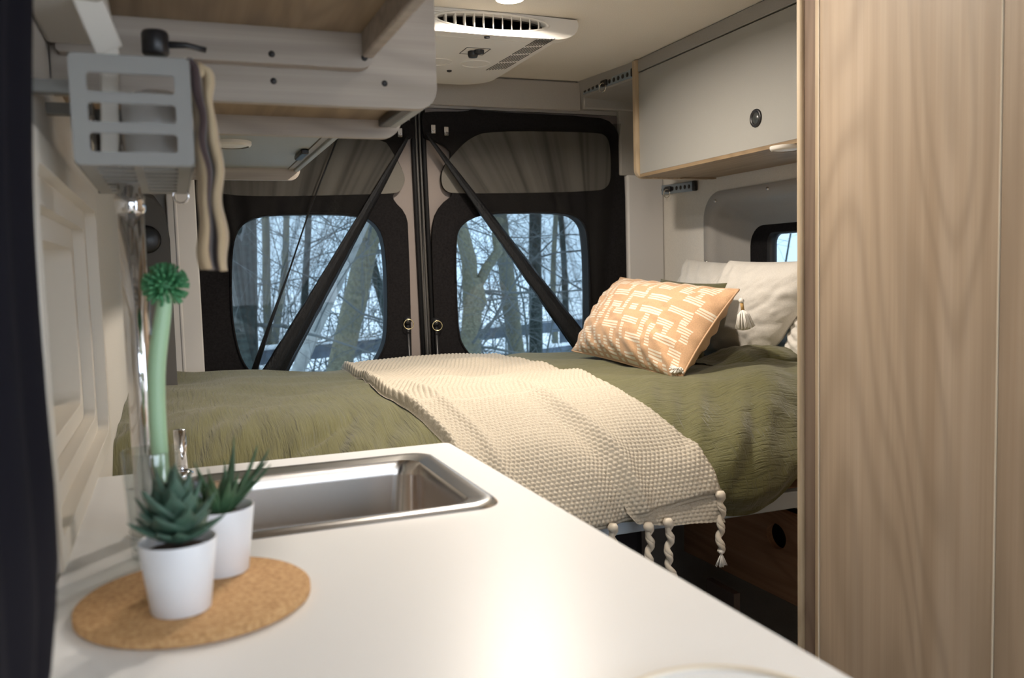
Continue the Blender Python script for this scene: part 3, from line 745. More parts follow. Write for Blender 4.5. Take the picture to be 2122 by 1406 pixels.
# ------------------------------------------------------------------ pillows
def pillow(c, au, av, thick, nu=70, nv=50, pinch=.06, wr=.006, seed=0, pw=2.6, ex=.55):
    """c centre, au/av half-edge vectors; returns front and back shells"""
    c, au, av = Vector(c), Vector(au), Vector(av); nrm = au.cross(av).normalized(); res = []
    for sgn in (1, -1):
        V, UV = [], []
        for j in range(nv+1):
            for i in range(nu+1):
                u = -1+2*i/nu; v_ = -1+2*j/nv
                x = u*(1-pinch*(1-v_*v_)); y = v_*(1-pinch*(1-u*u))
                k = max(0, (1-abs(u)**pw))**ex*max(0, (1-abs(v_)**pw))**ex
                w = wr*noise.noise(Vector((u*3+seed, v_*3, sgn)))+.5*wr*noise.noise(Vector((u*8+seed, v_*8, sgn*3)))
                cr_ = (1-k)*wr*1.2*math.sin(u*23+v_*17+seed)*k**.3
                V.append(c+au*x+av*y+nrm*(sgn*(thick*k)+(w+cr_)*min(1, k*3)*sgn)); UV.append(((u+1)/2, (v_+1)/2))
        if sgn > 0: Fc = [(j*(nu+1)+i, j*(nu+1)+i+1, (j+1)*(nu+1)+i+1, (j+1)*(nu+1)+i) for j in range(nv) for i in range(nu)]
        else: Fc = [(j*(nu+1)+i, (j+1)*(nu+1)+i, (j+1)*(nu+1)+i+1, j*(nu+1)+i+1) for j in range(nv) for i in range(nu)]
        res.append((V, Fc, UV))
    return res
def closed_pillow(*a, **k):
    f, b = pillow(*a, **k); V, Fc = join(f[:2], b[:2]); return (V, Fc), f[2]+b[2]

# white pillows
def white_pillow(label, c, au, av, th_, seed, **k):
    vf, uv = closed_pillow(c, au, av, th_, wr=.007, seed=seed, **k)
    o = obj('white_pillow', vf, M_white_cotton, uv=uv, label=label, cat='pillow'); return o
white_pillow('large white pillow standing against the right wall, furthest back', (1.662, 2.42, 1.045), (0, -.27, -.01), (.055, 0, .158), .072, 3)
white_pillow('large white pillow in front, leaning behind the patterned cushion', (1.628, 2.215, 1.052), (.0375, -.21, 0), (.0375, -.12, .150), .075, 8)
white_pillow('white pillow lying low at the closet edge, right of the other pillows', (1.685, 1.90, .985), (.0, -.20, 0), (.02, 0, .085), .045, 12)
# green cushion peeking out
vf, uv = closed_pillow((1.462, 2.335, 1.02), (.0, -.185, -.006), (.05, 0, .122), .035, seed=5)
obj('green_cushion', vf, M_olive, uv=uv, label='olive green cushion of which only two corners show above the patterned cushion', cat='cushion')

# patterned cushion
BL, BR, TR, TL = Vector((1.20, 2.585, .905)), Vector((1.245, 1.965, .905)), Vector((1.40, 1.955, 1.105)), Vector((1.40, 2.57, 1.172))
cc = (BL+BR+TR+TL)/4; au = ((BR+TR)-(BL+TL))/4; av = ((TL+TR)-(BL+BR))/4
NU, NV = 352, 200
(f_, b_) = pillow(cc, au, av, .10, NU, NV, pinch=.05, wr=.006, seed=2, ex=.66)
if (au.cross(av)).x > 0: f_, b_ = b_, f_
PAT = ["..###..###.###.##.#.##..####..##..",
       "###..#.#.....#.#..#.#...#..#.###..",
       "#.##.#.#.###.###.##.#.###..##.#...",
       "#....#.#.#.....#....#........###..",
       ".#####.#.#.#####.####.#####.....##",
       "........#.#......#..........####..",
       ".###.##.#.##.###.#.##.#####....#..",
       ".#.#..#.#..#.#.###......#..###.##.",
       ".#.##.###.##.#.....####.#.#..#..#.",
       ".#..#.....#..#####.#....#.#.####..",
       ".##.#.###.#.....#..#.####.#....##.",
       "....#.#.#.#.#.#.#.#.....#..###..#.",
       ".#.#.#.#.#.#.#.##.#.###.#.#.#.#.#."]
def patt(u, v_):
    r = int((1-v_)*len(PAT)); col = int(u*len(PAT[0]))
    r = min(max(r, 0), len(PAT)-1); col = min(max(col, 0), len(PAT[0])-1)
    if PAT[r][col] != '#': return 0
    fr = ((1-v_)*len(PAT)*3.0) % 1
    return 1 if .18 < fr < .80 else 0
ps = thing('patterned_cushion', 'peach lumbar cushion with cream woven maze pattern leaning on the pillows', 'cushion', (1.3, 2.27, .9))
fo = obj('front', f_[:2], [M_peach, M_pattern], ps, uv=f_[2])
mi = np.zeros(len(fo.data.polygons), int)
for j in range(NV):
    for i in range(NU): mi[j*NU+i] = patt((i+.5)/NU, (j+.5)/NV)
fo.data.polygons.foreach_set('material_index', mi)
obj('back', b_[:2], M_peachplain, ps, uv=b_[2], label='plain peach backing')
seam = [f_[0][i] for i in range(0, NU+1, 8)]+[f_[0][j*(NU+1)+NU] for j in range(0, NV+1, 8)]+[f_[0][NV*(NU+1)+i] for i in range(NU, -1, -8)]+[f_[0][j*(NU+1)] for j in range(NV, -1, -8)]
obj('piping', tube(seam, .0028, 8), M_peachplain, ps)
def tassel(at_, down, spread=.024, ln=.045, lab=None):
    e = thing('tassel', None, None, (0, 0, 0)); e.parent = ps; e.location = Vector(at_)-wloc(ps)
    at_ = Vector(at_); d = Vector(down).normalized(); rng = random.Random(2)
    obj('bead', lathe(at_, [(.0001, -.007), (.006, -.004), (.0075, 0), (.006, .005), (.0001, .008)], 18, d), M_tasselw, e)
    obj('binding', cyl(at_+d*.006, at_+d*.026, .0045, 14), M_tasselb, e)
    vs = []; s1 = d.orthogonal().normalized(); s2 = d.cross(s1)
    for k in range(110):
        a = rng.uniform(0, 6.28); q = math.sqrt(rng.random()); o = (s1*math.cos(a)+s2*math.sin(a)*.7)
        p = at_+d*.024; vs.append(tube([p, p+d*.012+o*spread*.55*q, p+d*(ln*(1-.15*q*q))+o*spread*q], .0014, 5))
    obj('yarn', join(*vs), M_tasselw, e)
tassel(TR+Vector((.012, -.010, -.012)), (.08, -.10, -1), .036, .056)
vs = []; rng = random.Random(4); q0 = BR+Vector((-.0, .02, .012))
for k in range(120):
    a, b2 = rng.uniform(0, 6.28), rng.uniform(.2, 1); d_ = Vector((-.6*abs(math.cos(a))-.2, math.sin(a)*.9, -.1+.5*rng.random())).normalized()
    vs.append(tube([q0, q0+d_*.018*b2, q0+d_*.03*b2+Vector((0, 0, -.006))], .0016, 5))
obj('tuft', join(*vs), M_tasselw, ps, label='white yarn tuft at the lower near corner')

# ------------------------------------------------------------------ right overhead cabinet
CX = 1.447; CY1 = 2.535; CB = 1.488
rc = thing('overhead_cabinet', 'grey overhead cabinet with pale wood end panel above the pillows, right wall', 'cabinet', (1.6, 2.0, 1.48))
obj('end_panel', plate([rrect(CX-.012, XR, 1.478, 1.857, [.004, .004, .03, .03], 8)], CY1, CY1+.018, XZ), M_edge, rc, bevel=.003)
obj('door', box(CX, CX+.016, 1.30, CY1-.001, CB+.004, 1.815), M_greydoor, rc, smooth=False, bevel=.001)
obj('top_rail', box(CX-.002, CX+.014, 1.30, CY1-.001, 1.819, 1.858), M_greytrim, rc, smooth=False, bevel=.002)
obj('bottom_panel', box(CX, XR-.012, 1.30, CY1-.001, CB-.006, CB+.004), M_woodY, rc, smooth=False)
obj('back_cleat', box(XR-.14, XR-.012, CY1-.02, CY1, 1.478, CB), M_woodY, rc, smooth=False)
lp = px(1567, 245, 0, CX)
lt = thing('cabinet_latch', 'round black push latch on the grey overhead cabinet door', 'latch', lp); lt.parent = rc; del lt['label']; del lt['category']; lt.location = lp-wloc(rc)
lt.name = 'door_latch'
obj('latch_ring', lathe(lp, [(.014, .0), (.0155, -.003), (.020, -.005), (.0235, -.003), (.024, .001)], 36, (1, 0, 0)), M_blackpl, lt)
obj('latch_button', lathe(lp, [(.0001, -.002), (.008, -.002), (.0095, -.0005), (.013, -.001), (.016, -.001)], 30, (1, 0, 0)), mat('dark_grey_plastic', (.04, .045, .045), .3), lt)
def puck(name, c, label, r=.035, lit=False):
    e = thing(name, label, 'lamp', c)
    obj('housing', lathe(c, [(r+.006, 0), (r+.006, -.006), (r+.003, -.010), (r, -.011)], 32), M_whitepl, e)
    obj('lens', lathe(c, [(r, -.008), (r*.8, -.010), (r*.4, -.011), (.0001, -.0115)], 32), mat('frosted_lens_lit' if lit else 'frosted_lens', (.8, .78, .74), .4, emit=LAMP_COL if lit else None, estr=28 if lit else 0), e)
    return e
puck('puck_lamp', tuple(px(1630, 303, 2, CB-.006)), 'white round puck lamp under the right overhead cabinet')

# cargo tracks with ring fittings
def track(label, a, b, up_, nrm, w=.018, ring_at=.45):
    a, b, up_, nrm = Vector(a), Vector(b), Vector(up_).normalized(), Vector(nrm).normalized(); d = (b-a)
    e = thing('cargo_track', label, 'track', (a+b)/2)
    obj('rail', obox((a+b)/2, d/2, up_*w, nrm*.004), M_alu, e, smooth=False, bevel=.002)
    vs = []
    n = int(d.length/.025)
    for i in range(n): vs.append(lathe(a+d*(i+.5)/n+nrm*.0042, [(.0001, .0006), (.0075, .0006), (.0078, -.001)], 14, nrm))
    obj('slot_holes', join(*vs), M_blackpl, e)
    p = a+d*ring_at+nrm*.006
    f = obj('fitting', obox(p, d.normalized()*.017, up_*.010, nrm*.007), M_blackpl, e, bevel=.003)
    obj('fitting_ring', torus(p+nrm*.008-Vector((0, 0, .016)), nrm+d.normalized()*.3, .015, .0016, 24, 8), mat('ring_steel', (.75, .7, .6), .2, 1), e)
    obj('end_stop', obox(a+d*.99+nrm*.005, d.normalized()*.008, up_*(w+.001), nrm*.008), M_blackpl, e, bevel=.004)
t1a, t1b = px(1352, 397, 0, XR-.006), px(1443, 385, 0, XR-.006)
track('short metal cargo track with ring below the right overhead cabinet', t1a, t1b, (0, 0, 1), (-1, 0, 0), .017, .42)
t2a, t2b = Vector((1.415, 2.87, 1.822)), Vector((1.450, 2.56, 1.824))
track('metal cargo track with ring high beside the ceiling corner, right of the rear doors', t2a, t2b, (0, 0, 1), (-1, -.11, 0), .013, .45)

# ------------------------------------------------------------------ closet on the right
cl = thing('closet', 'tall pale oak closet with upright grain filling the right side', 'closet', (1.2, .9, 0))
obj('body', box(1.012, 1.70, .15, 1.1735, 0, ZC-.005), M_woodV, cl, smooth=False)
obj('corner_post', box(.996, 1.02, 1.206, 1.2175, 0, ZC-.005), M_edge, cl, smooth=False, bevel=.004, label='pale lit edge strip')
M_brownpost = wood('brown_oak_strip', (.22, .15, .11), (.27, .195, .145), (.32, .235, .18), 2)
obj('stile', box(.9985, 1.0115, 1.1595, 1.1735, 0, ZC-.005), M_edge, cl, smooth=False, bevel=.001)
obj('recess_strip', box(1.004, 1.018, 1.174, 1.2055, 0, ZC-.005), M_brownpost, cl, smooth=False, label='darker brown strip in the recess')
M_door1 = M_woodV
for yy in (.8232, 1.1585): obj('edge_band', box(.9925, 1.011, yy-.0008, yy+.0008, .05, ZC-.01), mat('light_edge_band', (.72, .62, .48), .4), cl, smooth=False)
obj('door', box(.994, 1.011, .8242, 1.1575, .05, ZC-.01), M_door1, cl, smooth=False, bevel=.0015)
obj('door', box(.994, 1.011, .30, .8222, .05, ZC-.01), M_door1, cl, smooth=False, bevel=.0015)

# ------------------------------------------------------------------ under the bed
bx_ = thing('wooden_drawer_box', 'brown wooden board with an oval hand hole under the bed', 'storage box', (1.45, 1.95, .3))
bd = [(1.62, .49), (1.62, .31), (2.30, .285), (2.30, .505)]
hole = [(1.854+.040*math.cos(a*math.pi/12), .474-.0+.034*math.sin(a*math.pi/12)) for a in range(24)]
hole = [(a, b-.002) for a, b in hole]
obj('side_board', plate([[(1.62, .545), (1.62, .315), (2.30, .30), (2.30, .545)], hole], 1.45, 1.468, YZ), M_darkwood, bx_, smooth=False)
obj('inner_board', box(1.475, 1.70, 1.64, 2.30, .31, .33), M_darkwood, bx_, smooth=False)
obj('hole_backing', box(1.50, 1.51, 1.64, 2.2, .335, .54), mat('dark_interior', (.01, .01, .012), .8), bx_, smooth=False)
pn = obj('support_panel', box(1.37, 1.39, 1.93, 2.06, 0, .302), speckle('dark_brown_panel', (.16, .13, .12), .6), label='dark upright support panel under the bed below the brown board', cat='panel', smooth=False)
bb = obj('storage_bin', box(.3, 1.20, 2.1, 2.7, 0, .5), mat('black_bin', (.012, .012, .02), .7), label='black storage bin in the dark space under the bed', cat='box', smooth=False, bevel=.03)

# ------------------------------------------------------------------ kitchen counter, sink
CT = .91
kc = thing('kitchen_cabinet', 'white base cabinet carrying the worktop, left side', 'cabinet', (.14, .4, 0))
sk = (.0, .357, .957, 1.292)
worktop = plate([rrect(XL+.001, .412, -.75, 1.366, [.012, .003, .003, .012], 5), rrect(sk[0]+.012, sk[1]-.012, sk[2]+.012, sk[3]-.012, .03, 6)], CT-.03, CT, XY)
obj('body_front', box(.37, .385, -.73, 1.345, .08, CT-.031), M_greydoor, kc, smooth=False)
obj('body_end', box(XL+.002, .385, 1.33, 1.345, .0, CT-.031), M_greydoor, kc, smooth=False)
obj('worktop', worktop, M_white, bevel=.003, label='glossy white kitchen worktop on the left, with the sink set into it', cat='worktop')
def rr3(g, z, r): return [(a, b, z) for a, b in rrect(sk[0]+g, sk[1]-g, sk[2]+g, sk[3]-g, r, 8)]
sk_t = thing('kitchen_sink', 'rectangular stainless steel sink set into the white worktop', 'sink', (.18, 1.12, .75))
obj('rim', loft([rr3(-.001, CT+.0003, .035), rr3(0, CT+.002, .035), rr3(.004, CT+.0055, .034), rr3(.010, CT+.0065, .033), rr3(.017, CT+.0045, .032), rr3(.022, CT+.0035, .031), rr3(.029, CT+.0015, .030)]), M_metal, sk_t)
obj('basin', loft([rr3(.029, CT+.0015, .030), rr3(.032, CT-.004, .030), rr3(.034, CT-.02, .032), rr3(.038, CT-.12, .04), rr3(.048, CT-.142, .05), rr3(.070, CT-.150, .045), rr3(.12, CT-.151, .02), rr3(.160, CT-.152, .002)]), mat('satin_steel', (.64, .60, .57), .2, 1), sk_t)
obj('drain', lathe((.178, 1.125, CT-.151), [(.0001, .002), (.018, .002), (.022, .004), (.03, .003), (.033, 0)], 30), M_chrome, sk_t)

# round flush item at the near edge
rd = thing('round_dish', 'white round dish with a cream rim at the near edge of the worktop', 'dish', (.30, .424, CT))
obj('plate', lathe((.30, .424, CT), [(.0001, .002), (.068, .002), (.073, .004)], 60), M_white, rd)
obj('rim', torus((.30, .424, CT+.0035), (0, 0, 1), .076, .0032, 80, 10), mat('cream_rim', (.74, .66, .54), .35), rd)

# cork trivet and the two plants
tc_ = Vector((.006, .788, CT))
obj('cork_trivet', lathe(tc_, [(.0001, 0), (.094, 0), (.0965, .002), (.0965, .008), (.094, .010), (.0001, .010)], 90), M_cork, label='round cork trivet under the two potted plants on the worktop', cat='trivet', auto=50)
def pot(name, c, label, r=.031, h=.060):
    e = thing(name, label, 'potted plant', c)
    obj('pot', lathe(c, [(.0001, 0), (r*.74, 0), (r*.77, .001), (r, h), (r*.985, h+.001), (r*.93, h), (r*.88, h-.01), (.0001, h-.011)], 48), M_pot, e, auto=70)
    obj('soil', lathe(c, [(.0001, h-.006), (r*.6, h-.007), (r*.9, h-.009)], 30), M_soil, e)
    return e
def leaf(p, d, ln, w, thick, curl=.2, n=9, m=8, tip=1.0):
    d = Vector(d).normalized(); s = d.cross(Vector((0, 0, 1)));
    s = s.normalized() if s.length > .05 else Vector((1, 0, 0)); nrm = s.cross(d)
    V = []
    for i in range(n+1):
        t = i/n; q = Vector(p)+d*ln*t+nrm*ln*curl*t*t
        ww = w*(math.sin(math.pi*min(t*.9+.12, 1))**.7)*(1-t**3)**tip+.0003; tt = thick*(1-t)**.5+.0003
        for k in range(m):
            a = 2*math.pi*k/m; V.append(q+s*ww*math.cos(a)+nrm*tt*math.sin(a))
    Fc = [(i*m+k, i*m+(k+1) % m, (i+1)*m+(k+1) % m, (i+1)*m+k) for i in range(n) for k in range(m)]+[tuple(range(n*m, n*m+m))]
    return V, Fc
pA = Vector((-.006, .752, CT+.010)); pB = Vector((.030, .836, CT+.010))
e1 = pot('potted_succulent', pA, 'rosette succulent in a small white pot, front one on the cork trivet', .0305, .058)
rng = random.Random(11); vs = []
top = pA+Vector((0, 0, .060))
for ring, (nl, el, ln, w) in enumerate(((9, 4, .036, .0125), (8, 20, .038, .0140), (8, 38, .040, .0145), (6, 55, .038, .0135), (4, 72, .034, .0110))):
    for k in range(nl):
        a = 2*math.pi*(k+.5*(ring % 2))/nl+rng.uniform(-.15, .15); e_ = R(el+rng.uniform(-6, 6))
        d = Vector((math.cos(a)*math.cos(e_), math.sin(a)*math.cos(e_), math.sin(e_)))
        obj('leaf', leaf(top+Vector((0, 0, ring*.006)), d, ln*rng.uniform(.88, 1.12), w, .0042, .30, tip=1.3), M_succ, e1)
e2 = pot('potted_aloe', pB, 'spiky aloe in a small white pot, rear one on the cork trivet', .0315, .060)
top = pB+Vector((-.002, 0, .052))
for k in range(15):
    a = rng.uniform(0, 6.28); e_ = R(rng.uniform(42, 85)); d = Vector((math.cos(a)*math.cos(e_), math.sin(a)*math.cos(e_), math.sin(e_)))
    obj('leaf', leaf(top+Vector((math.cos(a)*.006, math.sin(a)*.006, 0)), d, rng.uniform(.045, .074), .0058, .003, rng.uniform(-.15, .25), tip=1.4), M_aloe, e2)

# ------------------------------------------------------------------ faucet, tumbler, brush
fx = thing('tall_faucet', 'tall chrome column faucet behind the glass tumbler', 'faucet', (-.036, 1.03, CT))
obj('column', tube([(-.036, 1.03, CT), (-.036, 1.03, 1.262)], .0135, 32), M_chrome, fx)
obj('base_flange', lathe((-.036, 1.03, CT), [(.022, 0), (.022, .006), (.014, .010)], 32), M_chrome, fx)
obj('swivel_joint', lathe((-.036, 1.03, 1.262), [(.0135, 0), (.0155, .003), (.0155, .018), (.012, .022), (.010, .06)], 32), M_chrome, fx)
gp = [Vector((-.036, 1.03+.055*(1-math.cos(t)), 1.30+.055*math.sin(t))) for t in [math.pi*i/12 for i in range(13)]]
obj('spout', tube([Vector((-.036, 1.03, 1.27))]+gp, .009, 16), M_chrome, fx)
lv = thing('faucet_lever', 'short upright chrome lever at the far left corner of the sink', 'lever', (.0, 1.325, CT))
q = px(376, 965, 1, 1.322)
obj('stem', tube([(q.x, 1.322, CT), (q.x, 1.322, px(376, 891, 1, 1.322).z)], .0085, 20), M_chrome, lv)
obj('stem_base', lathe((q.x, 1.322, CT), [(.016, 0), (.016, .004), (.009, .008)], 24), M_chrome, lv)

g0 = Vector((-.028, .945, CT))
obj('glass_tumbler', lathe(g0, [(.0001, .0005), (.022, .0005), (.0235, .003), (.0285, .108), (.0280, .1095), (.0268, .108), (.0215, .010), (.0001, .009)], 48), M_tumbler, label='clear glass tumbler holding the dish brush beside the wall', cat='glass')
# brush
br = thing('dish_brush', 'mint green dish brush with round bristle head standing in the glass tumbler', 'brush', g0)
bt = px(343, 600, 1, .96); bm_ = px(324, 780, 1, .955); bb_ = px(333, 960, 1, .95)
pts = [Vector((-.012, .945, .925)), Vector((bb_.x, .95, bb_.z)), Vector((bm_.x, .955, bm_.z)), bt.lerp(bm_, .25), bt]
def catmull(P, n=8):
    P = [P[0]]+list(P)+[P[-1]]; out = []
    for i in range(1, len(P)-2):
        for k in range(n):
            t = k/n; a, b, c, d = P[i-1], P[i], P[i+1], P[i+2]
            out.append(.5*((2*b)+(c-a)*t+(2*a-5*b+4*c-d)*t*t+(3*b-a-3*c+d)*t**3))
    out.append(P[-2]); return out
cp = catmull(pts); obj('handle', tube(cp, [interp(i/(len(cp)-1), [0, .3, .6, .85, 1], [.005, .0085, .0088, .0072, .0075]) for i in range(len(cp))], 16), M_brushg, br)
hc = bt+Vector((0, 0, .004)); vs = [lathe(hc, [(.0001, -.010), (.009, -.007), (.012, 0), (.009, .008), (.0001, .011)], 20)]
hd = obj('head_core', vs[0], M_bristle, br)
vs = []; rng = random.Random(3); nb = 130
for k in range(nb):
    z = 1-2*(k+.5)/nb
    if z < -.82: continue
    a = k*2.39996; d = Vector((math.sqrt(1-z*z)*math.cos(a), math.sqrt(1-z*z)*math.sin(a), z)); d = (d+Vector((rng.uniform(-.1, .1), rng.uniform(-.1, .1), rng.uniform(-.1, .1)))).normalized()
    vs.append(tube([hc+d*.009, hc+d*.0235], [.0011, .0017], 6))
bs = obj('bristles', join(*vs), M_bristle, br); bs['kind'] = 'stuff'

# ------------------------------------------------------------------ black curtain near left
def curtain():
    V = []; ny, nz = 60, 40; z0, z1 = CT+.03, ZC-.01
    for j in range(nz+1):
        z = z0+(z1-z0)*j/nz
        ye = interp(z, [.94, .96, 1.0, 1.05, 1.1, 1.25, 1.4, 1.85], [.50, .585, .662, .685, .692, .712, .752, .77])
        for i in range(ny+1):
            y = -.2+(ye+.2)*i/ny; V.append((XL+.030+.010*math.sin(i*.9)*(1-i/ny*.5)+.004*math.sin(z*9), y, z))
    return V, [(j*(ny+1)+i, j*(ny+1)+i+1, (j+1)*(ny+1)+i+1, (j+1)*(ny+1)+i) for j in range(nz) for i in range(ny)]
cu_o = obj('blackout_curtain', curtain(), mat('black_curtain_cloth', (.006, .006, .010), .9, spec=.1), label='black curtain hanging at the near left edge', cat='curtain')
sm = cu_o.modifiers.new('thick', 'SOLIDIFY'); sm.thickness = .008

# ------------------------------------------------------------------ left overhead cabinets
PY = 1.128
c1 = thing('overhead_cabinet', 'near left overhead cabinet with brown underside and open wood lip', 'cabinet', (.08, .5, 1.46))
UZ = 1.490
obj('bottom_panel', box(XL, .238, -.3, PY-.023, UZ, UZ+.012), M_woodY, c1, smooth=False)
obj('front_lip', box(.238, .253, -.3, PY-.023, 1.460, 1.66), M_woodX, c1, smooth=False, bevel=.003)
obj('end_panel', plate([rrect(XL+.01, .256, 1.447, 1.66, [.004, .004, .004, .022], 8)], PY-.022, PY-.001, XZ), M_woodX, c1, bevel=.002)
obj('wall_cleat', box(XL, XL+.07, -.3, PY-.02, 1.455, UZ), mat('cream_cleat', (.62, .58, .52), .6), c1, smooth=False, bevel=.006)
for u, v_, yy in ((563, 112, PY-.022), (755, 120, PY-.022)):
    q = px(u, v_, 1, yy); obj('screw_cap', lathe(q, [(.0001, -.002), (.0032, -.0018), (.004, 0)], 14, (0, 1, 0)), M_blackpl, c1)
dp = thing('divider_panel', 'washed oak divider panel with a rounded lower corner between the left overhead cabinets', 'panel', (.11, PY, 1.40))
obj('board', plate([rrect(XL+.002, .341, 1.404, ZC-.001, [.001, .001, .001, .028], 10)], PY, PY+.015, XZ), M_woodX, dp, bevel=.002)
for u, v_ in ((567, 168), (797, 173)):
    q = px(u, v_, 1, PY); obj('screw_cap', lathe(q, [(.0001, -.002), (.0032, -.0018), (.004, 0)], 14, (0, 1, 0)), M_blackpl, dp)
c3 = thing('overhead_cabinet', 'short left overhead cabinet with brown underside just behind the divider panel', 'cabinet', (.1, 1.24, 1.40))
obj('bottom_panel', box(XL, .32, PY+.016, 1.339, 1.425, 1.437), M_woodY, c3, smooth=False)
obj('end_panel', plate([rrect(XL+.002, .346, 1.398, ZC-.001, [.001, .001, .001, .03], 10)], 1.340, 1.355, XZ), M_woodX, c3, bevel=.002)
obj('front_door', box(.325, .339, PY+.017, 1.338, 1.414, ZC-.02), M_bluegrey, c3, smooth=False, bevel=.002)
obj('door_stay', box(.306, .322, 1.19, 1.325, 1.412, 1.424), M_blackpl, c3, bevel=.002)
c4 = thing('overhead_cabinet', 'rear left overhead cabinet with pale blue-grey underside over the foot of the bed', 'cabinet', (.1, 1.9, 1.46))
obj('bottom_panel', box(XL, .318, 1.357, 2.498, 1.487, 1.499), M_bluegrey, c4, smooth=False)
obj('front_door', box(.334, .347, 1.36, 2.498, 1.478, ZC-.02), M_bluegrey, c4, smooth=False, bevel=.002)
obj('lip', box(.319, .333, 1.36, 2.498, 1.484, 1.51), M_greytrim, c4, smooth=False)
obj('hinge', box(.300, .318, 2.10, 2.22, 1.474, 1.486), M_blackpl, c4, bevel=.003)
obj('end_panel', plate([rrect(XL+.002, .352, 1.455, ZC-.001, [.001, .001, .001, .03], 10)], 2.50, 2.515, XZ), M_woodX, c4, bevel=.002)
puck('puck_lamp', tuple(px(478, 294, 2, 1.487)), 'white round puck lamp under the rear left overhead cabinet', .038)

# black swivel fitting below the near cabinet
q = px(322, 92, 1, 1.0)
bk = thing('reading_light', 'small black cylindrical light with a thin arm under the near left cabinet', 'light', q)
obj('barrel', lathe(q+Vector((0, 0, -.011)), [(.0001, 0), (.012, 0), (.0135, .002), (.0135, .021), (.012, .024), (.0001, .025)], 28), M_blackpl, bk)
obj('arm', tube([q, q+Vector((.03, 0, .001)), q+Vector((.050, .0, -.003))], [.004, .0032, .003], 12), M_blackpl, bk)
# pale brace down the wall
q0, q1, q2 = px(170, -30, 1, .93), px(228, 108, 1, .96), px(228, 330, 1, .97)
bc = obj('bent_bracket', join(obox((q0+q1)/2, (q1-q0)/2, (.012, 0, .006), (0, .003, 0)), obox((q1+q2)/2+Vector((0, 0, .004)), (.0085, 0, 0), (0, .003, 0), (q2-q1)/2)), M_frame, label='cream bent bracket running down behind the wire caddy at the upper left', cat='bracket', smooth=False, bevel=.002)

# hanging caddy
ca = thing('utensil_caddy', 'grey slotted metal caddy hanging on the left wall under the overhead cabinet', 'caddy', (-.022, 1.0, 1.29))
x0, x1, y0, y1, z0, z1 = -.074, .027, .87, 1.15, 1.294, 1.392
slots = [rrect(x0+.014, x1-.014, z0+.012+k*.0265, z0+.012+k*.0265+.0165, .003, 3) for k in range(3)]
obj('front_panel', plate([rrect(x0, x1, z0, z1, .006), *slots], y0, y0+.0025, XZ), M_caddy, ca, bevel=.001)
obj('back_panel', box(x0, x1, y1-.0025, y1, z0, z1), M_caddy, ca)
def slotplate(k0, k1, w0, w1, n, sw): return [rrect(k0+.014+(k1-k0-.028)*i/n, k0+.014+(k1-k0-.028)*i/n+sw, w0, w1, .003, 3) for i in range(n)]
sl = slotplate(y0, y1, x0+.016, x0+.048, 7, .024)+slotplate(y0, y1, x0+.056, x1-.014, 7, .024)
obj('base_panel', plate([rrect(y0+.003, y1-.003, x0+.003, x1-.003, .003), *sl], z0, z0+.0025, lambda a, b, d: (b, a, d)), M_caddy, ca, bevel=.001)
for sx0 in (x0, x1-.0025):
    ss = [rrect(y0+.02+.085*i, y0+.02+.085*i+.07, z0+.012+k*.0265, z0+.0285+k*.0265, .003, 3) for i in range(3) for k in range(3)]
    obj('side_panel', plate([[(y0+.003, z0+.003), (y1-.003, z0+.003), (y1-.003, z1), (y0+.003, z1)], *ss], sx0, sx0+.0025, YZ), M_caddy, ca)
for yy in (.95, 1.07): obj('wall_hook', box(XL, x0+.004, yy, yy+.015, z1-.02, z1-.008), M_caddy, ca, smooth=False)
obj('wire_loop', torus((x1-.010, y0+.26, z0-.004), (.2, 1, 0), .009, .0012, 20, 6), M_chrome, ca)
cq = Vector((-.004, .965, z0+.004))
obj('white_cup', lathe(cq, [(.0001, 0), (.025, 0), (.029, .004), (.033, .068), (.032, .071), (.026, .077), (.014, .081), (.0001, .082)], 36), mat('grey_white_ceramic', (.55, .54, .52), .35), label='pale domed cup inside the slotted caddy', cat='cup')
# striped towel over the caddy's right side
V, UV = [], []; nn, mm = 24, 70
path_px = [(392, 150), (400, 128), (411, 140), (418, 190), (424, 245), (433, 300), (437, 360), (440, 430), (443, 500), (446, 560)]
wid = [.013, .014, .015, .012, .013, .014, .014, .0145, .0155, .016]
for j in range(mm+1):
    t = j/mm*(len(path_px)-1); k = min(int(t), len(path_px)-2); f = t-k
    u = path_px[k][0]*(1-f)+path_px[k+1][0]*f; v_ = path_px[k][1]*(1-f)+path_px[k+1][1]*f; w = wid[k]*(1-f)+wid[k+1]*f
    c_ = px(u, v_, 1, .90); c_.x += .0012*math.sin(j*.45)
    for i in range(nn+1):
        s = i/nn; a = s*2-1
        V.append((c_.x+a*w*.72+.0012*math.sin(j*.3+a*2), .90+.012*math.sin(a*5.5+j*.03)+.02*s, c_.z-.0012*a)); UV.append((s, j/mm))
tw = obj('striped_towel', (V, [(j*(nn+1)+i, j*(nn+1)+i+1, (j+1)*(nn+1)+i+1, (j+1)*(nn+1)+i) for j in range(mm) for i in range(nn)]), M_towel, uv=UV, label='beige towel with dark stripes hanging over the side of the caddy', cat='towel')
sm = tw.modifiers.new('thick', 'SOLIDIFY'); sm.thickness = .006; sm.offset = 0

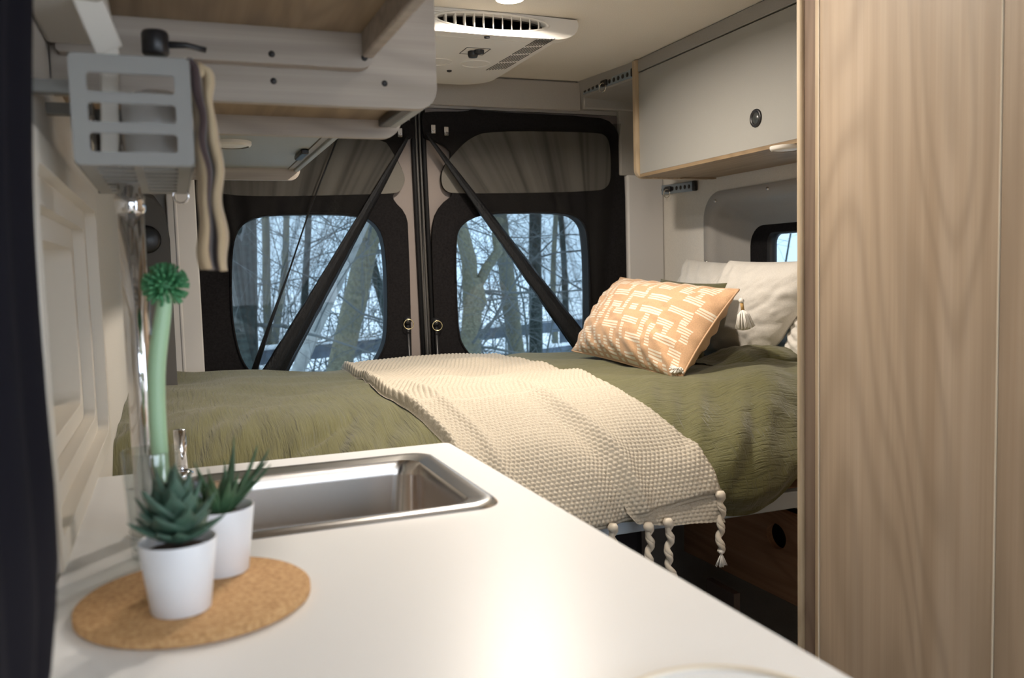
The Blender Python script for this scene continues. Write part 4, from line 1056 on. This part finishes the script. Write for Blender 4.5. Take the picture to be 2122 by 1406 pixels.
# ------------------------------------------------------------------ ceiling unit and lamps
ac = thing('air_conditioner', 'white ceiling air conditioner with oval louvred outlet and side vents', 'air conditioner', (.78, 2.5, 1.79))
ZB = 1.800
def pc(u, v, z=ZB): p = px(u, v, 2, z); return (p.x, p.y)
FY = 2.205
def acring(gl, gr, gf, gb, z, r=.10): return [(a, b, z) for a, b in rrect(.42+gl, 1.055-gr, FY+.01+gf, 2.885-gb, [r, r, .03, .03], 10)]
obj('housing', join(loft([acring(0, 0, 0, 0, ZC), acring(0, 0, 0, 0, ZC-.014), acring(.01, .012, 0, .02, ZC-.026), acring(.02, .045, .0, .10, ZB+.006), acring(.026, .055, .004, .115, ZB)]),
    ([p for p in acring(.026, .055, .004, .115, ZB)], [tuple(range(44))])), M_whitepl, ac, auto=45)
fo = smooth_poly([(.40, ZC), (.40, 1.805), (.42, 1.800), (.99, 1.800), (1.03, 1.806), (1.055, 1.822), (1.062, 1.845), (1.055, ZC)], 1)
q0_, q1_ = px(907, 38, 1, FY-.03), px(1131, 50, 1, FY-.03)
ocx = (q0_.x+q1_.x)/2; orx = (q1_.x-q0_.x)/2; ocz = (q0_.z+q1_.z)/2-.0005; orz = .0185
def oval(gx, gz, y, n=48): return [(ocx+(orx+gx)*math.cos(t*2*math.pi/n), y, ocz+(orz+gz)*math.sin(t*2*math.pi/n)) for t in range(n)]
ov = [(p[0], p[2]) for p in oval(.006, .003, 0)]
obj('front_bezel', plate([fo, ov], FY-.030, FY+.012, XZ), M_whitepl, ac, bevel=.008, seg=4)
obj('outlet_rim', loft([oval(.012, .006, FY-.030), oval(.009, .0045, FY-.034), oval(.004, .002, FY-.034), oval(0, 0, FY-.029), oval(0, 0, FY-.005)]), M_whitepl, ac)
obj('outlet_cavity', (lambda r_: (r_[0], r_[1]+[tuple(range(48, 96))]))(loft([oval(.001, .001, FY-.012), oval(.001, .001, FY+.010)])), mat('dark_duct', (.07, .06, .05), .6), ac)
for k in range(11):
    xx = ocx-orx+orx*2*(k+.9)/11.8; hz_ = orz*math.sqrt(max(0, 1-((xx-ocx)/orx)**2))
    V = []
    for i in range(9):
        t = -1+2*i/8; w = .012*(1-t*t*.7); bow = .0035*(1-t*t)
        for y_, sx2 in ((FY-.031, 0), (FY-.031+w+.004, (k-2.5)*.0014)):
            for e_ in (-1, 1): V.append((xx+sx2+e_*.0013+bow*.3*(k > 4), y_, ocz+hz_*t))
    Fc = []
    for i in range(8):
        b0 = i*4; b1 = b0+4; Fc += [(b0, b0+1, b1+1, b1), (b0+2, b1+2, b1+3, b0+3), (b0, b1, b1+2, b0+2), (b0+1, b0+3, b1+3, b1+1)]
    obj('louvre_vane', (V, Fc), M_whitepl, ac)
M_slit = mat('dark_slit', (.06, .055, .05), .7)
for gi in range(4):
    vs = []
    for k in range(7):
        a, b = pc(1140-gi*27-k*5.5+gi*0, 76+gi*18.5+k*0.3), pc(1164-gi*30-k*7.5-22, 76+gi*18.5+15)
        a = pc(1150-gi*27-k*6.2, 80+gi*16.4+k*.4); b = pc(1150-gi*27-k*6.2-24, 80+gi*16.4+k*.4+13.5)
        c_ = Vector(((a[0]+b[0])/2, (a[1]+b[1])/2, ZB-.0004)); d_ = Vector((b[0]-a[0], b[1]-a[1], 0))/2
        vs.append(obox(c_, d_, Vector((-d_.y, d_.x, 0)).normalized()*.0013, (0, 0, .0006)))
    obj('vent_slits', join(*vs), M_slit, ac, smooth=False)
kp = pc(984, 106)
obj('control_label', plate([rrect(kp[0]-.035, kp[0]+.035, kp[1]-.036, kp[1]+.036, .002, 2), rrect(kp[0]-.033, kp[0]+.033, kp[1]-.034, kp[1]+.034, .002, 2)], ZB-.001, ZB-.0002, XY), M_blackpl, ac, smooth=False)
kn = Vector((kp[0], kp[1], ZB))
obj('control_knob', join(lathe(kn+Vector((-.004, .006, 0)), [(.014, 0), (.0145, -.010), (.012, -.016), (.0001, -.017)], 20), lathe(kn+Vector((.008, -.012, 0)), [(.014, 0), (.0145, -.008), (.0001, -.009)], 20)), M_blackpl, ac)
for u, v_ in ((1009, 76), (931, 146)):
    q = pc(u, v_); obj('cover_catch', lathe((q[0], q[1], ZB), [(.008, .0), (.007, -.004), (.0001, -.006)], 14), M_blackpl, ac)
for u, v_ in ((985, 132), (905, 128)):
    q = pc(u, v_); obj('round_dimple', torus((q[0], q[1], ZB), (0, 0, 1), .042, .0022, 36, 6), M_whitepl, ac)

def ceiling_lamp(x, y, label, w=LAMP_W):
    puck('ceiling_lamp', (x, y, ZC), label, .034, True)
    ld = bpy.data.lights.new('downlight', 'AREA'); ld.shape = 'DISK'; ld.size = .07; ld.energy = w; ld.color = LAMP_COL; ld.spread = R(170)
    lo = bpy.data.objects.new('downlight', ld); C.objects.link(lo); lo.location = (x, y, ZC-.019)
ceiling_lamp(px(1056, -10, 2, ZC).x, px(1056, -10, 2, ZC).y, 'lit round ceiling downlight just in front of the air conditioner')
ceiling_lamp(.56, 1.33, 'lit round ceiling downlight above the aisle beside the worktop', 6)
ceiling_lamp(.62, -.45, 'lit round ceiling downlight at the front of the aisle', 4)

# ------------------------------------------------------------------ groups of repeats
for nm_, g_ in (('white_pillow', 'white pillows against the right wall'), ('ceiling_lamp', 'round ceiling downlights'), ('puck_lamp', 'puck lamps under the overhead cabinets'),
                ('insect_screen', 'insect screens on the rear doors'), ('door_cover', 'black covers on the rear doors'), ('pull_ring', 'ring latches beside the rear door seam'),
                ('lock_rod', 'lock rods below the ring latches'), ('screen_clip', 'metal clips at the top of the rear doors'), ('cargo_track', 'metal cargo tracks on the right side')):
    for o_ in bpy.data.objects:
        if o_.name.split('.')[0] == nm_ and 'label' in o_: o_['group'] = g_
